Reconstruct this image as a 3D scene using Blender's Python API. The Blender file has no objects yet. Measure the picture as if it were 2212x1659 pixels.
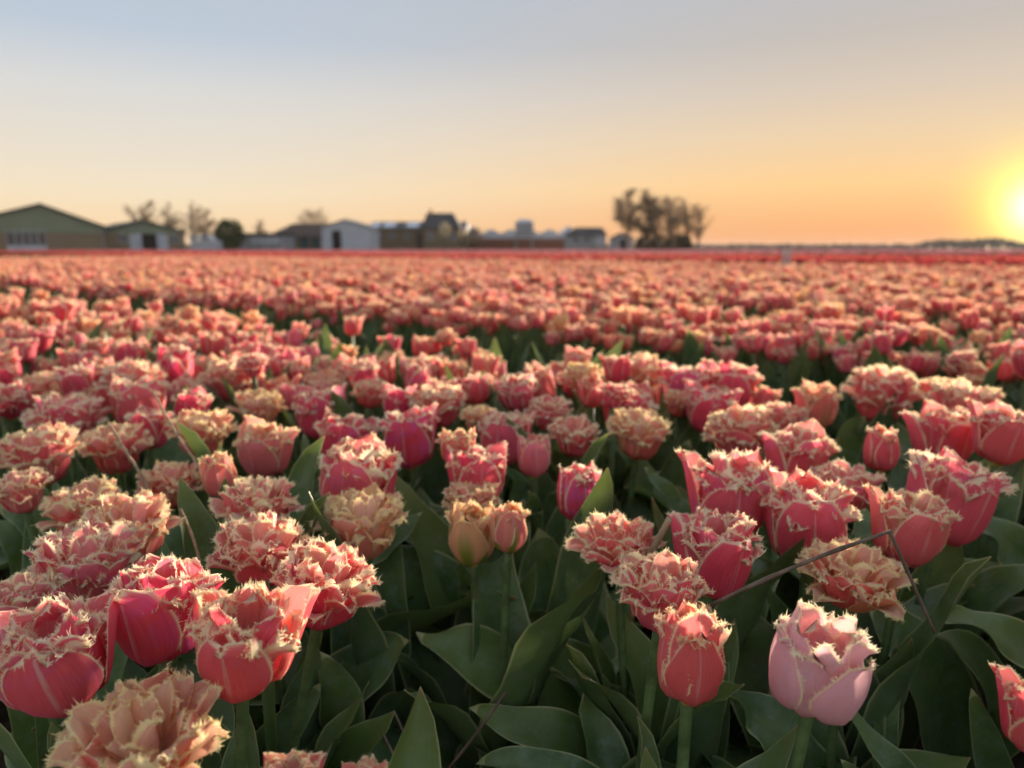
import bpy, math, random
import numpy as np
from mathutils import Vector, Matrix, Euler

R = math.radians
HAZE = 0.00015
rnd = random.Random(7)
SC = bpy.context.scene
COL = SC.collection

# ------------------------------------------------------------------ camera
FPX, CX, CY = 1660.0, 1106.0, 829.5          # focal length and centre in units of a 2212 px wide picture
HOR = 538.0
PITCH = math.atan((CY - HOR) / FPX)
CAMZ = 0.70
cam = bpy.data.cameras.new('camera')
cam.sensor_width = 36.0
cam.lens = FPX / 2212.0 * 36.0
cam.clip_start = 0.02
cam.clip_end = 9000.0
cam.dof.use_dof = True
cam.dof.focus_distance = 0.63
cam.dof.aperture_fstop = cam.lens / 5.6        # about 5.6 mm aperture
cam.dof.aperture_blades = 0
camo = bpy.data.objects.new('camera', cam)
COL.objects.link(camo)
camo.location = (0, 0, CAMZ)
camo.rotation_euler = (math.pi / 2 - PITCH, 0, 0)
SC.camera = camo

# ------------------------------------------------------------------ sky and sun
SUN_AZ, SUN_EL = R(33.7), R(2.5)
SDIR = Vector((math.sin(SUN_AZ) * math.cos(SUN_EL), math.cos(SUN_AZ) * math.cos(SUN_EL), math.sin(SUN_EL)))
world = bpy.data.worlds.new('World')
SC.world = world
world.use_nodes = True


class NT:
    """small helper for node trees"""
    def __init__(s, tree):
        s.t = tree; s.n = tree.nodes; s.l = tree.links
    def new(s, typ, **kw):
        n = s.n.new(typ)
        for k, v in kw.items():
            setattr(n, k, v)
        return n
    def put(s, sock, v):
        if isinstance(v, bpy.types.NodeSocket):
            s.l.new(v, sock)
        elif v is not None:
            if isinstance(v, (tuple, list)) and len(v) == 3 and sock.type == 'RGBA':
                v = (*v, 1)
            sock.default_value = v
    def m(s, op, a, b=None, c=None, clamp=False):
        n = s.new('ShaderNodeMath', operation=op, use_clamp=clamp)
        for i, v in enumerate((a, b, c)):
            s.put(n.inputs[i], v)
        return n.outputs[0]
    def mix(s, f, a, b, typ='MIX'):
        n = s.new('ShaderNodeMix', data_type='RGBA', blend_type=typ)
        s.put(n.inputs[0], f); s.put(n.inputs[6], a); s.put(n.inputs[7], b)
        return n.outputs[2]
    def ss(s, x, a, b, lo=0.0, hi=1.0):
        n = s.new('ShaderNodeMapRange', interpolation_type='SMOOTHSTEP')
        s.put(n.inputs[0], x)
        for i, v in enumerate((a, b, lo, hi)):
            s.put(n.inputs[i + 1], v)
        return n.outputs[0]
    def noise(s, vec=None, scale=5.0, detail=2.0, rough=0.5, dist=0.0):
        n = s.new('ShaderNodeTexNoise')
        if vec is not None:
            s.l.new(vec, n.inputs['Vector'])
        n.inputs['Scale'].default_value = scale
        n.inputs['Detail'].default_value = detail
        n.inputs['Roughness'].default_value = rough
        n.inputs['Distortion'].default_value = dist
        return n.outputs[0]
    def ramp(s, f, stops):
        n = s.new('ShaderNodeValToRGB')
        cr = n.color_ramp
        while len(cr.elements) < len(stops):
            cr.elements.new(0.5)
        for e, (p, c) in zip(cr.elements, stops):
            e.position = p; e.color = (*c, 1)
        s.l.new(f, n.inputs[0])
        return n.outputs[0]
    def attr(s, name):
        n = s.new('ShaderNodeAttribute', attribute_name=name)
        return n.outputs
    def sep(s, v):
        n = s.new('ShaderNodeSeparateXYZ'); s.put(n.inputs[0], v)
        return n.outputs
    def comb(s, x, y, z):
        n = s.new('ShaderNodeCombineXYZ')
        for i, v in enumerate((x, y, z)):
            s.put(n.inputs[i], v)
        return n.outputs[0]


def srgb(r, g, b, k=1.0):
    f = lambda c: (c / 255 / 12.92 if c <= 10 else ((c / 255 + .055) / 1.055) ** 2.4) * k
    return (f(r), f(g), f(b))


w = NT(world.node_tree)
bg = w.n['Background']
sky = w.new('ShaderNodeTexSky', sky_type='NISHITA')
sky.sun_disc = False
sky.sun_elevation = SUN_EL
sky.sun_rotation = SUN_AZ
sky.air_density, sky.dust_density, sky.ozone_density = 1.0, 1.0, 3.0
tc = w.new('ShaderNodeTexCoord').outputs['Generated']
nz = w.new('ShaderNodeVectorMath', operation='NORMALIZE')
w.put(nz.inputs[0], tc)
dirv = nz.outputs[0]
elev = w.sep(dirv)[2]
dp = w.new('ShaderNodeVectorMath', operation='DOT_PRODUCT')
w.put(dp.inputs[0], dirv); dp.inputs[1].default_value = SDIR
ang = w.m('MULTIPLY', w.m('ARCCOSINE', w.m('MINIMUM', dp.outputs['Value'], 1.0)), 57.2958)   # degrees from the sun
# clear evening sky: pale blue overhead to a peach horizon, warmer towards the sun
away = w.ramp(elev, [(0.0, srgb(226, 186, 140)), (0.03, srgb(236, 204, 160)), (0.064, srgb(232, 213, 181)), (0.10, srgb(224, 211, 190)), (0.179, srgb(206, 205, 201)),
                     (0.237, srgb(179, 190, 202)), (0.32, srgb(174, 184, 195)), (1.0, srgb(174, 185, 202))])
near = w.ramp(elev, [(0.0, srgb(222, 138, 78)), (0.021, srgb(230, 154, 88)), (0.075, srgb(240, 192, 124)), (0.13, srgb(223, 194, 153)), (0.179, srgb(204, 187, 166)),
                     (0.235, srgb(185, 176, 165)), (0.32, srgb(174, 176, 180)), (1.0, srgb(174, 185, 202))])
base = w.mix(w.ss(ang, 60.0, 8.0), away, near)
g1 = w.m('POWER', 2.718, w.m('MULTIPLY', w.m('POWER', w.m('DIVIDE', ang, 2.8), 2.0), -1.0))
g2 = w.m('POWER', 2.718, w.m('MULTIPLY', w.m('POWER', w.m('DIVIDE', ang, 1.4), 2.0), -1.0))
glow = w.mix(1.0, w.mix(g1, (0, 0, 0), (0.55, 0.72, 0.0)), w.mix(g2, (0, 0, 0), (1.5, 1.35, 0.9)), 'ADD')
base = w.mix(1.0, base, glow, 'ADD')
tenfold = w.mix(1.0, base, (4.35, 4.35, 4.35), 'MULTIPLY')
tenfold.node.clamp_result = False
gam = w.new('ShaderNodeGamma')
w.put(gam.inputs[0], sky.outputs[0]); gam.inputs[1].default_value = 0.35
w.put(bg.inputs[0], w.mix(0.06, tenfold, w.mix(1.0, gam.outputs[0], (2.6, 2.6, 3.0), 'MULTIPLY')))
bg.inputs[1].default_value = 0.1

sun = bpy.data.lights.new('sun', 'SUN')
sun.energy = 5.0
sun.angle = R(4.0)
sun.color = (1.0, 0.83, 0.64)
suno = bpy.data.objects.new('sun', sun)
COL.objects.link(suno)
LIT = Vector((math.sin(SUN_AZ) * math.cos(SUN_EL + R(1.6)), math.cos(SUN_AZ) * math.cos(SUN_EL + R(1.6)), math.sin(SUN_EL + R(1.6))))   # middle of the glow that stands above the horizon
suno.rotation_euler = LIT.to_track_quat('Z', 'Y').to_euler()

SC.view_settings.view_transform = 'Standard'
SC.view_settings.look = 'None'
SC.view_settings.exposure = 1.4
SC.view_settings.gamma = 1.0
SC.render.engine = 'CYCLES'
SC.cycles.use_denoising = True
SC.cycles.use_adaptive_sampling = True
SC.cycles.adaptive_threshold = 0.03
SC.cycles.max_bounces = 12
SC.cycles.diffuse_bounces = 9
SC.cycles.glossy_bounces = 2
SC.cycles.transmission_bounces = 8
SC.cycles.transparent_max_bounces = 4
SC.cycles.caustics_reflective = False
SC.cycles.caustics_refractive = False
SC.cycles.sample_clamp_indirect = 4.0

# ------------------------------------------------------------------ helpers
CP, SP = math.cos(PITCH), math.sin(PITCH)


def ray(px, py):
    """direction through picture point, scaled so that its optical-axis depth is 1"""
    u, v = (px - CX) / FPX, (CY - py) / FPX
    return Vector((u, CP + v * SP, -SP + v * CP))


def at_z(px, py, z):
    r = ray(px, py)
    return Vector((0, 0, CAMZ)) + r * ((z - CAMZ) / r.z)


def at_depth(px, py, d):
    return Vector((0, 0, CAMZ)) + ray(px, py) * d


def at_y(px, py, y):
    r = ray(px, py)
    return Vector((0, 0, CAMZ)) + r * (y / r.y)


def to_px(p):
    x, y, z = p[0], p[1], p[2] - CAMZ
    d = y * CP - z * SP
    return CX + FPX * x / d, CY - FPX * (y * SP + z * CP) / d, d


def mesh(name, V, F, mats, attrs=None, midx=None, smooth=True):
    me = bpy.data.meshes.new(name)
    me.from_pydata([tuple(v) for v in V], [], F)
    for m_ in mats:
        me.materials.append(m_)
    if midx is not None:
        me.polygons.foreach_set('material_index', np.asarray(midx, dtype=np.int32))
    if smooth:
        me.polygons.foreach_set('use_smooth', np.ones(len(F), dtype=bool))
    for k, a in (attrs or {}).items():
        at = me.attributes.new(k, 'FLOAT_VECTOR', 'POINT')
        at.data.foreach_set('vector', np.asarray(a, dtype=np.float32).ravel())
    me.update()
    return me


def link(name, data, parent=None, mat=None):
    o = bpy.data.objects.new(name, data)
    COL.objects.link(o)
    if parent is not None:
        o.parent = parent
    if mat is not None:
        o.matrix_local = mat
    return o


def tag(o, label=None, cat=None, group=None, kind=None):
    for k, v in (('label', label), ('category', cat), ('group', group), ('kind', kind)):
        if v:
            o[k] = v
    return o


def material(name):
    m_ = bpy.data.materials.new(name)
    m_.use_nodes = True
    t = NT(m_.node_tree)
    t.n.clear()
    out = t.new('ShaderNodeOutputMaterial')
    return m_, t, out.inputs[0]


def bsdf(t, color, rough=0.6, spec=0.3, bump=None, bumpd=0.1, bumpk=0.3, **kw):
    b = t.new('ShaderNodeBsdfPrincipled')
    t.put(b.inputs['Base Color'], color)
    t.put(b.inputs['Roughness'], rough)
    t.put(b.inputs['Specular IOR Level'], spec)
    for k, v in kw.items():
        t.put(b.inputs[k.replace('_', ' ')], v)
    if bump is not None:
        bn = t.new('ShaderNodeBump')
        bn.inputs['Strength'].default_value = bumpk
        bn.inputs['Distance'].default_value = bumpd
        t.put(bn.inputs['Height'], bump)
        t.put(b.inputs['Normal'], bn.outputs[0])
    return b.outputs[0]


def simple(name, col, rough=0.7, var=0.25, scale=3.0, spec=0.2, stretch=None, **kw):
    """plain weathered surface: base colour broken up by two noises"""
    m_, t, out = material(name)
    co = t.new('ShaderNodeTexCoord').outputs['Object']
    if stretch:
        mp = t.new('ShaderNodeMapping'); t.put(mp.inputs[0], co); mp.inputs['Scale'].default_value = stretch
        co = mp.outputs[0]
    n = t.noise(co, scale, 5, 0.6)
    dark = tuple(c * (1 - var) for c in col); light = tuple(min(1, c * (1 + var)) for c in col)
    c = t.mix(t.ss(n, 0.3, 0.7), dark, light)
    t.put(out, bsdf(t, c, rough, spec, bump=n, bumpd=0.02, bumpk=0.3, **kw))
    return m_


# ------------------------------------------------------------------ plant materials
def petal_material(name, palette=None):
    m_, t, out = material(name)
    pc = t.sep(t.attr('pc')[1])          # u across, v along, nearness to the margin
    ly = t.sep(t.attr('lay')[1])         # layer (0 outer .. 1 inner), hue, paleness
    oi = t.new('ShaderNodeObjectInfo')
    oc = t.new('ShaderNodeSeparateColor'); t.put(oc.inputs[0], oi.outputs['Color'])
    rv = oi.outputs['Random']
    hue = t.m('ADD', t.m('ADD', ly[1], t.m('SUBTRACT', oc.outputs[0], 0.5)), t.m('MULTIPLY', t.m('SUBTRACT', rv, 0.5), 0.22), clamp=True)
    pale = t.m('ADD', ly[2], t.m('SUBTRACT', oc.outputs[1], 0.5), clamp=True)
    u, v, e = pc[0], pc[1], pc[2]
    lay = ly[0]
    sv = t.comb(t.m('MULTIPLY', u, 9.0), t.m('MULTIPLY', v, 1.1), t.m('MULTIPLY', rv, 37.0))
    streak = t.noise(sv, 1.9, 4, 0.65, 0.25)
    co = t.new('ShaderNodeTexCoord').outputs['Object']
    blot = t.noise(co, 55.0, 3, 0.6)
    vein = t.noise(t.comb(t.m('MULTIPLY', u, 34.0), t.m('MULTIPLY', v, 1.4), t.m('MULTIPLY', rv, 19.0)), 2.2, 3, 0.7)
    # body colour of the blade
    P = palette or dict(rose=(0.94, 0.060, 0.150), coral=(0.96, 0.150, 0.140), gold=(0.96, 0.62, 0.24), salmon=(0.96, 0.40, 0.33),
                        cream=(0.99, 0.92, 0.68), blush=(0.96, 0.70, 0.74), mauve=(0.82, 0.12, 0.40), root=(0.78, 0.66, 0.40))
    body = t.mix(t.ss(hue, 0.0, 0.5), P['rose'], P['coral'])
    body = t.mix(t.ss(hue, 0.5, 1.05), body, P['gold'])
    body = t.mix(t.m('MULTIPLY', t.ss(t.m('ADD', blot, t.m('MULTIPLY', rv, 0.35)), 0.66, 0.95), t.ss(hue, 0.45, 0.05)), body, P['mauve'])
    body = t.mix(t.m('MULTIPLY', t.ss(streak, 0.35, 0.75), 0.16), body, P['salmon'])
    body = t.mix(t.m('MULTIPLY', pale, 0.8), body, P['blush'])
    inner = t.mix(t.m('ADD', t.m('MULTIPLY', t.ss(streak, 0.3, 0.7), 0.5), t.m('MULTIPLY', hue, 0.45), clamp=True), P['salmon'], P['cream'])
    body = t.mix(t.m('MULTIPLY', lay, t.m('ADD', t.m('MULTIPLY', hue, 0.85), t.m('MULTIPLY', streak, 0.12))), body, inner)
    # the inside of every petal is paler than its back
    geo = t.new('ShaderNodeNewGeometry')
    inside = t.mix(t.m('ADD', 0.05, t.m('MULTIPLY', blot, t.m('ADD', 0.35, t.m('MULTIPLY', hue, 0.7)))), P['salmon'], t.mix(hue, P['cream'], (0.98, 0.78, 0.30)))
    body = t.mix(t.m('MULTIPLY', geo.outputs['Backfacing'], t.m('ADD', 0.16, t.m('MULTIPLY', hue, 0.55))), body, inside)
    body = t.mix(t.m('MULTIPLY', t.ss(vein, 0.45, 0.75), 0.16), body, t.mix(0.5, body, P['blush']))
    body = t.mix(t.m('MULTIPLY', t.ss(vein, 0.52, 0.30), 0.35), body, t.mix(1.0, body, (0.72, 0.55, 0.62), 'MULTIPLY'))
    # salmon then cream towards the fringed margin, in ragged streaks
    ee = t.m('ADD', e, t.m('MULTIPLY', t.m('SUBTRACT', streak, 0.5), 0.75))
    ee = t.m('ADD', ee, t.m('MULTIPLY', lay, 0.08))
    body = t.mix(t.m('MULTIPLY', t.ss(ee, 0.45, 1.0), 0.6), body, P['salmon'])
    body = t.mix(t.ss(ee, 0.66, 0.98), body, t.mix(t.m('MULTIPLY', hue, 0.8), P['cream'], (0.99, 0.84, 0.36)))
    # pale midrib and pale foot
    rib = t.m('MULTIPLY', t.ss(t.m('ABSOLUTE', u), 0.085, 0.02), t.ss(v, 0.25, 0.6))
    rib = t.m('MULTIPLY', rib, t.ss(streak, 0.36, 0.6))
    body = t.mix(t.m('MULTIPLY', rib, 0.65), body, (0.92, 0.66, 0.60))
    body = t.mix(t.m('MULTIPLY', t.ss(v, 0.2, 0.02), 0.6), body, P['root'])
    green = t.m('MULTIPLY', t.ss(t.m('ABSOLUTE', u), 0.5, 0.1), t.m('MULTIPLY', t.ss(v, 0.95, 0.40), oc.outputs[2]))
    body = t.mix(t.m('MULTIPLY', green, t.ss(oc.outputs[2], 0.55, 1.0)), body, (0.30, 0.38, 0.06))
    b = bsdf(t, body, 0.6, 0.14, bump=t.m('ADD', streak, t.m('MULTIPLY', vein, 0.5)), bumpd=0.0014, bumpk=0.7)
    tr = t.new('ShaderNodeBsdfTranslucent'); t.put(tr.inputs[0], body)
    mx = t.new('ShaderNodeMixShader'); mx.inputs[0].default_value = 0.42
    t.put(mx.inputs[1], b); t.put(mx.inputs[2], tr.outputs[0])
    t.put(out, mx.outputs[0])
    return m_


def leaf_material(name, hue=0.0):
    m_, t, out = material(name)
    pc = t.sep(t.attr('pc')[1])
    u, v, e = pc
    oi = t.new('ShaderNodeObjectInfo')
    rv = oi.outputs['Random']
    co = t.new('ShaderNodeTexCoord').outputs['Object']
    vein = t.noise(t.comb(t.m('MULTIPLY', u, 16.0), t.m('MULTIPLY', v, 0.8), t.m('MULTIPLY', rv, 31.0)), 2.0, 3, 0.6)
    cloud = t.noise(co, 22.0, 4, 0.6, 0.4)
    bloom = t.noise(co, 60.0, 5, 0.7)
    speck = t.noise(co, 420.0, 1, 0.5)
    c = t.mix(t.ss(cloud, 0.3, 0.7), (0.048, 0.108, 0.030), (0.100, 0.185, 0.048))
    c = t.mix(t.m('MULTIPLY', t.ss(bloom, 0.42, 0.72), 0.65), c, (0.17, 0.25, 0.19))          # waxy grey bloom
    c = t.mix(t.m('MULTIPLY', t.ss(vein, 0.40, 0.66), 0.45), c, (0.14, 0.22, 0.08))
    c = t.mix(t.m('MULTIPLY', t.ss(rv, 0.45, 1.0), 0.6), c, (0.14, 0.21, 0.04))
    c = t.mix(t.m('MULTIPLY', t.ss(t.m('ABSOLUTE', u), 0.16, 0.0), 0.25), c, (0.11, 0.17, 0.06))
    geo = t.new('ShaderNodeNewGeometry')
    c = t.mix(t.m('MULTIPLY', geo.outputs['Backfacing'], 0.35), c, (0.11, 0.17, 0.10))
    c = t.mix(t.m('MULTIPLY', t.ss(speck, 0.70, 0.76), t.ss(bloom, 0.42, 0.62)), c, (0.32, 0.34, 0.28))   # dust
    c = t.mix(t.m('MULTIPLY', t.ss(v, 0.80, 1.0), 0.5), c, (0.16, 0.19, 0.04))
    c = t.mix(t.ss(v, 0.975, 1.0), c, (0.28, 0.12, 0.06))
    c = t.mix(t.m('MULTIPLY', t.ss(e, 0.90, 0.985), 0.75), c, (0.42, 0.45, 0.22))                # pale margin
    b = bsdf(t, c, t.m('ADD', 0.30, t.m('MULTIPLY', bloom, 0.26)), 0.5, bump=t.m('ADD', t.m('MULTIPLY', vein, 0.6), cloud), bumpd=0.002, bumpk=0.35)
    tr = t.new('ShaderNodeBsdfTranslucent')
    t.put(tr.inputs[0], t.mix(0.5, c, (0.16, 0.22, 0.03)))
    mx = t.new('ShaderNodeMixShader'); mx.inputs[0].default_value = 0.22
    t.put(mx.inputs[1], b); t.put(mx.inputs[2], tr.outputs[0])
    t.put(out, mx.outputs[0])
    return m_


M = {}
M['petal'] = petal_material('petal')
M['leaf'] = leaf_material('leaf')
M['stem'] = simple('stem', (0.10, 0.16, 0.055), 0.5, 0.3, 40, 0.35)
M['straw'] = simple('straw', (0.36, 0.25, 0.15), 0.75, 0.35, 60, 0.2, stretch=(1, 1, 0.15))
M['dead'] = simple('dead_stalk', (0.15, 0.115, 0.085), 0.85, 0.35, 60, 0.1, stretch=(1, 1, 0.15))
M['core'] = simple('stamen', (0.55, 0.42, 0.10), 0.6, 0.3, 200)
red_p = dict(rose=(0.60, 0.035, 0.09), coral=(0.60, 0.045, 0.08), gold=(0.75, 0.04, 0.06), salmon=(0.78, 0.06, 0.09), cream=(0.80, 0.09, 0.12),
             blush=(0.6, 0.1, 0.1), mauve=(0.4, 0.01, 0.05), root=(0.3, 0.2, 0.05))
pur_p = dict(rose=(0.70, 0.20, 0.32), coral=(0.72, 0.24, 0.33), gold=(0.70, 0.26, 0.35), salmon=(0.78, 0.36, 0.44), cream=(0.82, 0.46, 0.52),
             blush=(0.62, 0.4, 0.45), mauve=(0.36, 0.09, 0.22), root=(0.4, 0.3, 0.2))
M['petal_red'] = petal_material('petal_red', red_p)
M['petal_mauve'] = petal_material('petal_mauve', pur_p)

# ------------------------------------------------------------------ petals
def smooth(a, b, x):
    t = np.clip((x - a) / (b - a), 0, 1)
    return t * t * (3 - 2 * t)


def petal_geo(L, W, th0, th1, th2, kap, ruf, fr, seed, layer=0.0, nu=9, nv=11, spk=0.0012, tip=0.30, margin=0.010, hook=0.0):
    """one petal rooted at the origin: x is outward, z up, y across; front faces are its back (outside of the flower)"""
    g = np.random.default_rng(seed)
    n = 48
    s = np.linspace(0, 1, n)
    th = np.where(s < 0.4, th0 + (th1 - th0) * smooth(0, 0.4, s), th1 + (th2 - th1) * smooth(0.4, 1.0, s))
    th = th + hook * smooth(0.82, 1.0, s)
    ds = L / (n - 1)
    X = np.concatenate([[0], np.cumsum(np.cos(th[:-1]) * ds)])
    Z = np.concatenate([[0], np.cumsum(np.sin(th[:-1]) * ds)])
    vs = np.linspace(0, 1, nv)
    xs, zs, ts = np.interp(vs, s, X), np.interp(vs, s, Z), np.interp(vs, s, th)
    up = np.clip((vs - 0.5) / 0.5, 0, 1)
    prof = np.where(vs < 0.5, 0.34 + 0.66 * smooth(0, 0.5, vs), tip + (1 - tip) * np.clip(1 - up ** 1.8, 0, 1) ** 0.72)
    us = np.sin(np.linspace(-1, 1, nu) * math.pi / 2 * 0.94) / math.sin(math.pi / 2 * 0.94)
    p1, p2, p3 = g.uniform(0, 6.28, 3)
    f1, f2 = g.uniform(2.2, 4.2), g.uniform(5, 8)
    skew = g.uniform(-0.12, 0.12)
    V, A = [], []
    for j in range(nv):
        wj = W * prof[j] * (1 + 0.05 * math.sin(7 * vs[j] + p3))
        tv = np.array([math.cos(ts[j]), 0, math.sin(ts[j])])
        nv_ = np.array([math.sin(ts[j]), 0, -math.cos(ts[j])])
        for i in range(nu):
            u = us[i]
            a = u * kap
            sp = np.array([xs[j], skew * L * vs[j] ** 2 * 0.5, zs[j]])
            y = wj * math.sin(a) / kap
            inn = wj * (1 - math.cos(a)) / kap
            wob = ruf * vs[j] ** 1.6 * (math.sin(f1 * u + p1 + 2.5 * vs[j]) * (0.25 + abs(u)) + 0.4 * math.sin(f2 * u + p2) * vs[j])
            jag = 0.0
            if j == nv - 1:
                jag = g.normal(0, 0.02) * L - 0.05 * L * u * u
            mid = -0.020 * L * math.exp(-(u / 0.15) ** 2) * math.sin(math.pi * min(1, vs[j] * 1.1))
            P = sp + np.array([0, y, 0]) + nv_ * (-inn + wob - mid) + tv * jag
            V.append(P)
            dm = min(wj * (1 - abs(u)) + (0.02 if vs[j] < 0.3 else 0), L * (1 - vs[j]) * 0.9 + 0.0005)
            A.append((u, vs[j], float(np.clip(1 - dm / margin, 0, 1)) * float(smooth(0.12, 0.4, vs[j]))))
    F = []
    for j in range(nv - 1):
        for i in range(nu - 1):
            a = j * nu + i
            F.append((a, a + 1, a + nu + 1, a + nu))
    V = np.array(V)
    # boundary from the lower right flank over the tip to the lower left flank
    j0 = int(nv * 0.28)
    B = [(j * nu + nu - 1, j * nu + nu - 2) for j in range(j0, nv)] + \
        [((nv - 1) * nu + i, (nv - 2) * nu + i) for i in range(nu - 2, 0, -1)] + [(j * nu, j * nu + 1) for j in range(nv - 1, j0 - 1, -1)]
    bp = np.array([V[b] for b, _ in B]); bi = np.array([V[i] for _, i in B])
    od = bp - bi
    od /= np.linalg.norm(od, axis=1)[:, None] + 1e-9
    seg = np.linalg.norm(np.diff(bp, axis=0), axis=1)
    cum = np.concatenate([[0], np.cumsum(seg)])
    VV, FF, AA = list(V), list(F), list(A)
    ucoord = np.array([A[b][0] for b, _ in B]); vcoord = np.array([A[b][1] for b, _ in B])
    if fr > 0:
        q = 0.0
        ph = g.uniform(0, 6.28)
        while q < cum[-1]:
            k = min(len(seg) - 1, int(np.searchsorted(cum, q, 'right') - 1))
            f = (q - cum[k]) / (seg[k] + 1e-9)
            p = bp[k] * (1 - f) + bp[k + 1] * f
            o = od[k] * (1 - f) + od[k + 1] * f
            tau = bp[k + 1] - bp[k]
            tau = tau / (np.linalg.norm(tau) + 1e-9)
            o = o - tau * np.dot(o, tau); o /= np.linalg.norm(o) + 1e-9
            m_ = np.cross(tau, o)
            uu = ucoord[k] * (1 - f) + ucoord[k + 1] * f; vv = vcoord[k] * (1 - f) + vcoord[k + 1] * f
            clump = 0.65 + 0.55 * math.sin(q * 520 + ph) * math.sin(q * 1310 + ph * 2)
            ln = fr * max(0.25, clump) * g.uniform(0.45, 1.35) * (0.30 + 0.70 * float(smooth(0.25, 0.75, vv)))
            d = o + tau * g.normal(0, 0.38) + m_ * g.normal(0, 0.42)
            d /= np.linalg.norm(d)
            cv = m_ * g.normal(0, 0.35) + tau * g.normal(0, 0.25)
            wd = spk * g.uniform(0.32, 0.58)
            b0 = len(VV)
            VV += [p - tau * wd - o * spk * 0.7, p + tau * wd - o * spk * 0.7, p + d * ln * 0.5 + tau * wd * 0.5, p + d * ln * 0.5 - tau * wd * 0.5,
                   p + d * ln + cv * ln * 0.5]
            AA += [(uu, vv, 0.90), (uu, vv, 0.90), (uu, vv, 1.05), (uu, vv, 1.05), (uu, vv, 1.2)]
            FF += [(b0, b0 + 1, b0 + 2, b0 + 3), (b0 + 3, b0 + 2, b0 + 4)]
            q += spk * g.uniform(0.75, 1.3)
    return np.array(VV), FF, np.array(AA), layer


KINDS = dict(   # L, W, th0, th1, th2, kap, ruffle, fringe, layer
    closed=(0.078, 0.0270, 0.10, 1.52, 1.80, 1.02, 0.0014, 0.0038, 0.0),
    cup=(0.076, 0.0285, 0.00, 1.46, 1.50, 0.95, 0.0034, 0.0036, 0.0),
    open=(0.070, 0.0285, -0.08, 1.30, 1.34, 0.85, 0.0034, 0.0040, 0.0),
    wide=(0.070, 0.0285, -0.15, 1.00, 0.95, 0.65, 0.0045, 0.0042, 0.05),
    frill=(0.050, 0.0140, 0.70, 1.40, 1.25, 0.85, 0.0048, 0.0043, 1.0),
    curl=(0.046, 0.0155, 0.80, 1.30, 0.85, 1.10, 0.0056, 0.0043, 0.8),
)
FRONT, MID, FAR = 0, 1, 2
LIB = {}
for k, (L, W, a, b, c, kp, rf, fr, ly) in KINDS.items():
    for lod, (nu, nv, sp, nn) in enumerate(((9, 11, 0.00085, 5), (6, 7, 0.0024, 3), (4, 5, 0.0055, 2))):
        for i in range(nn):
            g = random.Random(hash((len(k), ord(k[0]), i)) & 0xffff)
            j = lambda x: g.uniform(1 - x, 1 + x)
            LIB[k, lod, i] = petal_geo(L * j(.07), W * j(.10), a + g.uniform(-.05, .05), b + g.uniform(-.07, .07), c + g.uniform(-.16, .16), kp * j(.15),
                                       rf * j(.4), fr * (1.0, 0.85, 0.9)[lod], 100 * i + ord(k[0]) + 7 * len(k), ly, nu, nv, sp,
                                       tip=g.uniform(0.06, 0.18) if ly < 0.5 else g.uniform(0.3, 0.55), margin=(0.0056 if ly < 0.5 else 0.0068) * (1, .9, .8)[lod],
                                       hook=g.choice((0, 0, 0.3, -0.5)))
NV = (5, 3, 2)
PM = {}


def petal_mesh(k, i):
    if (k, i) not in PM:
        V, F, A, ly = LIB[k, FRONT, i]
        PM[k, i] = mesh('petal', V, F, [M['petal']], dict(pc=A, lay=np.tile((ly, 0.0, 0.0), (len(V), 1))))
    return PM[k, i]


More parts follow.
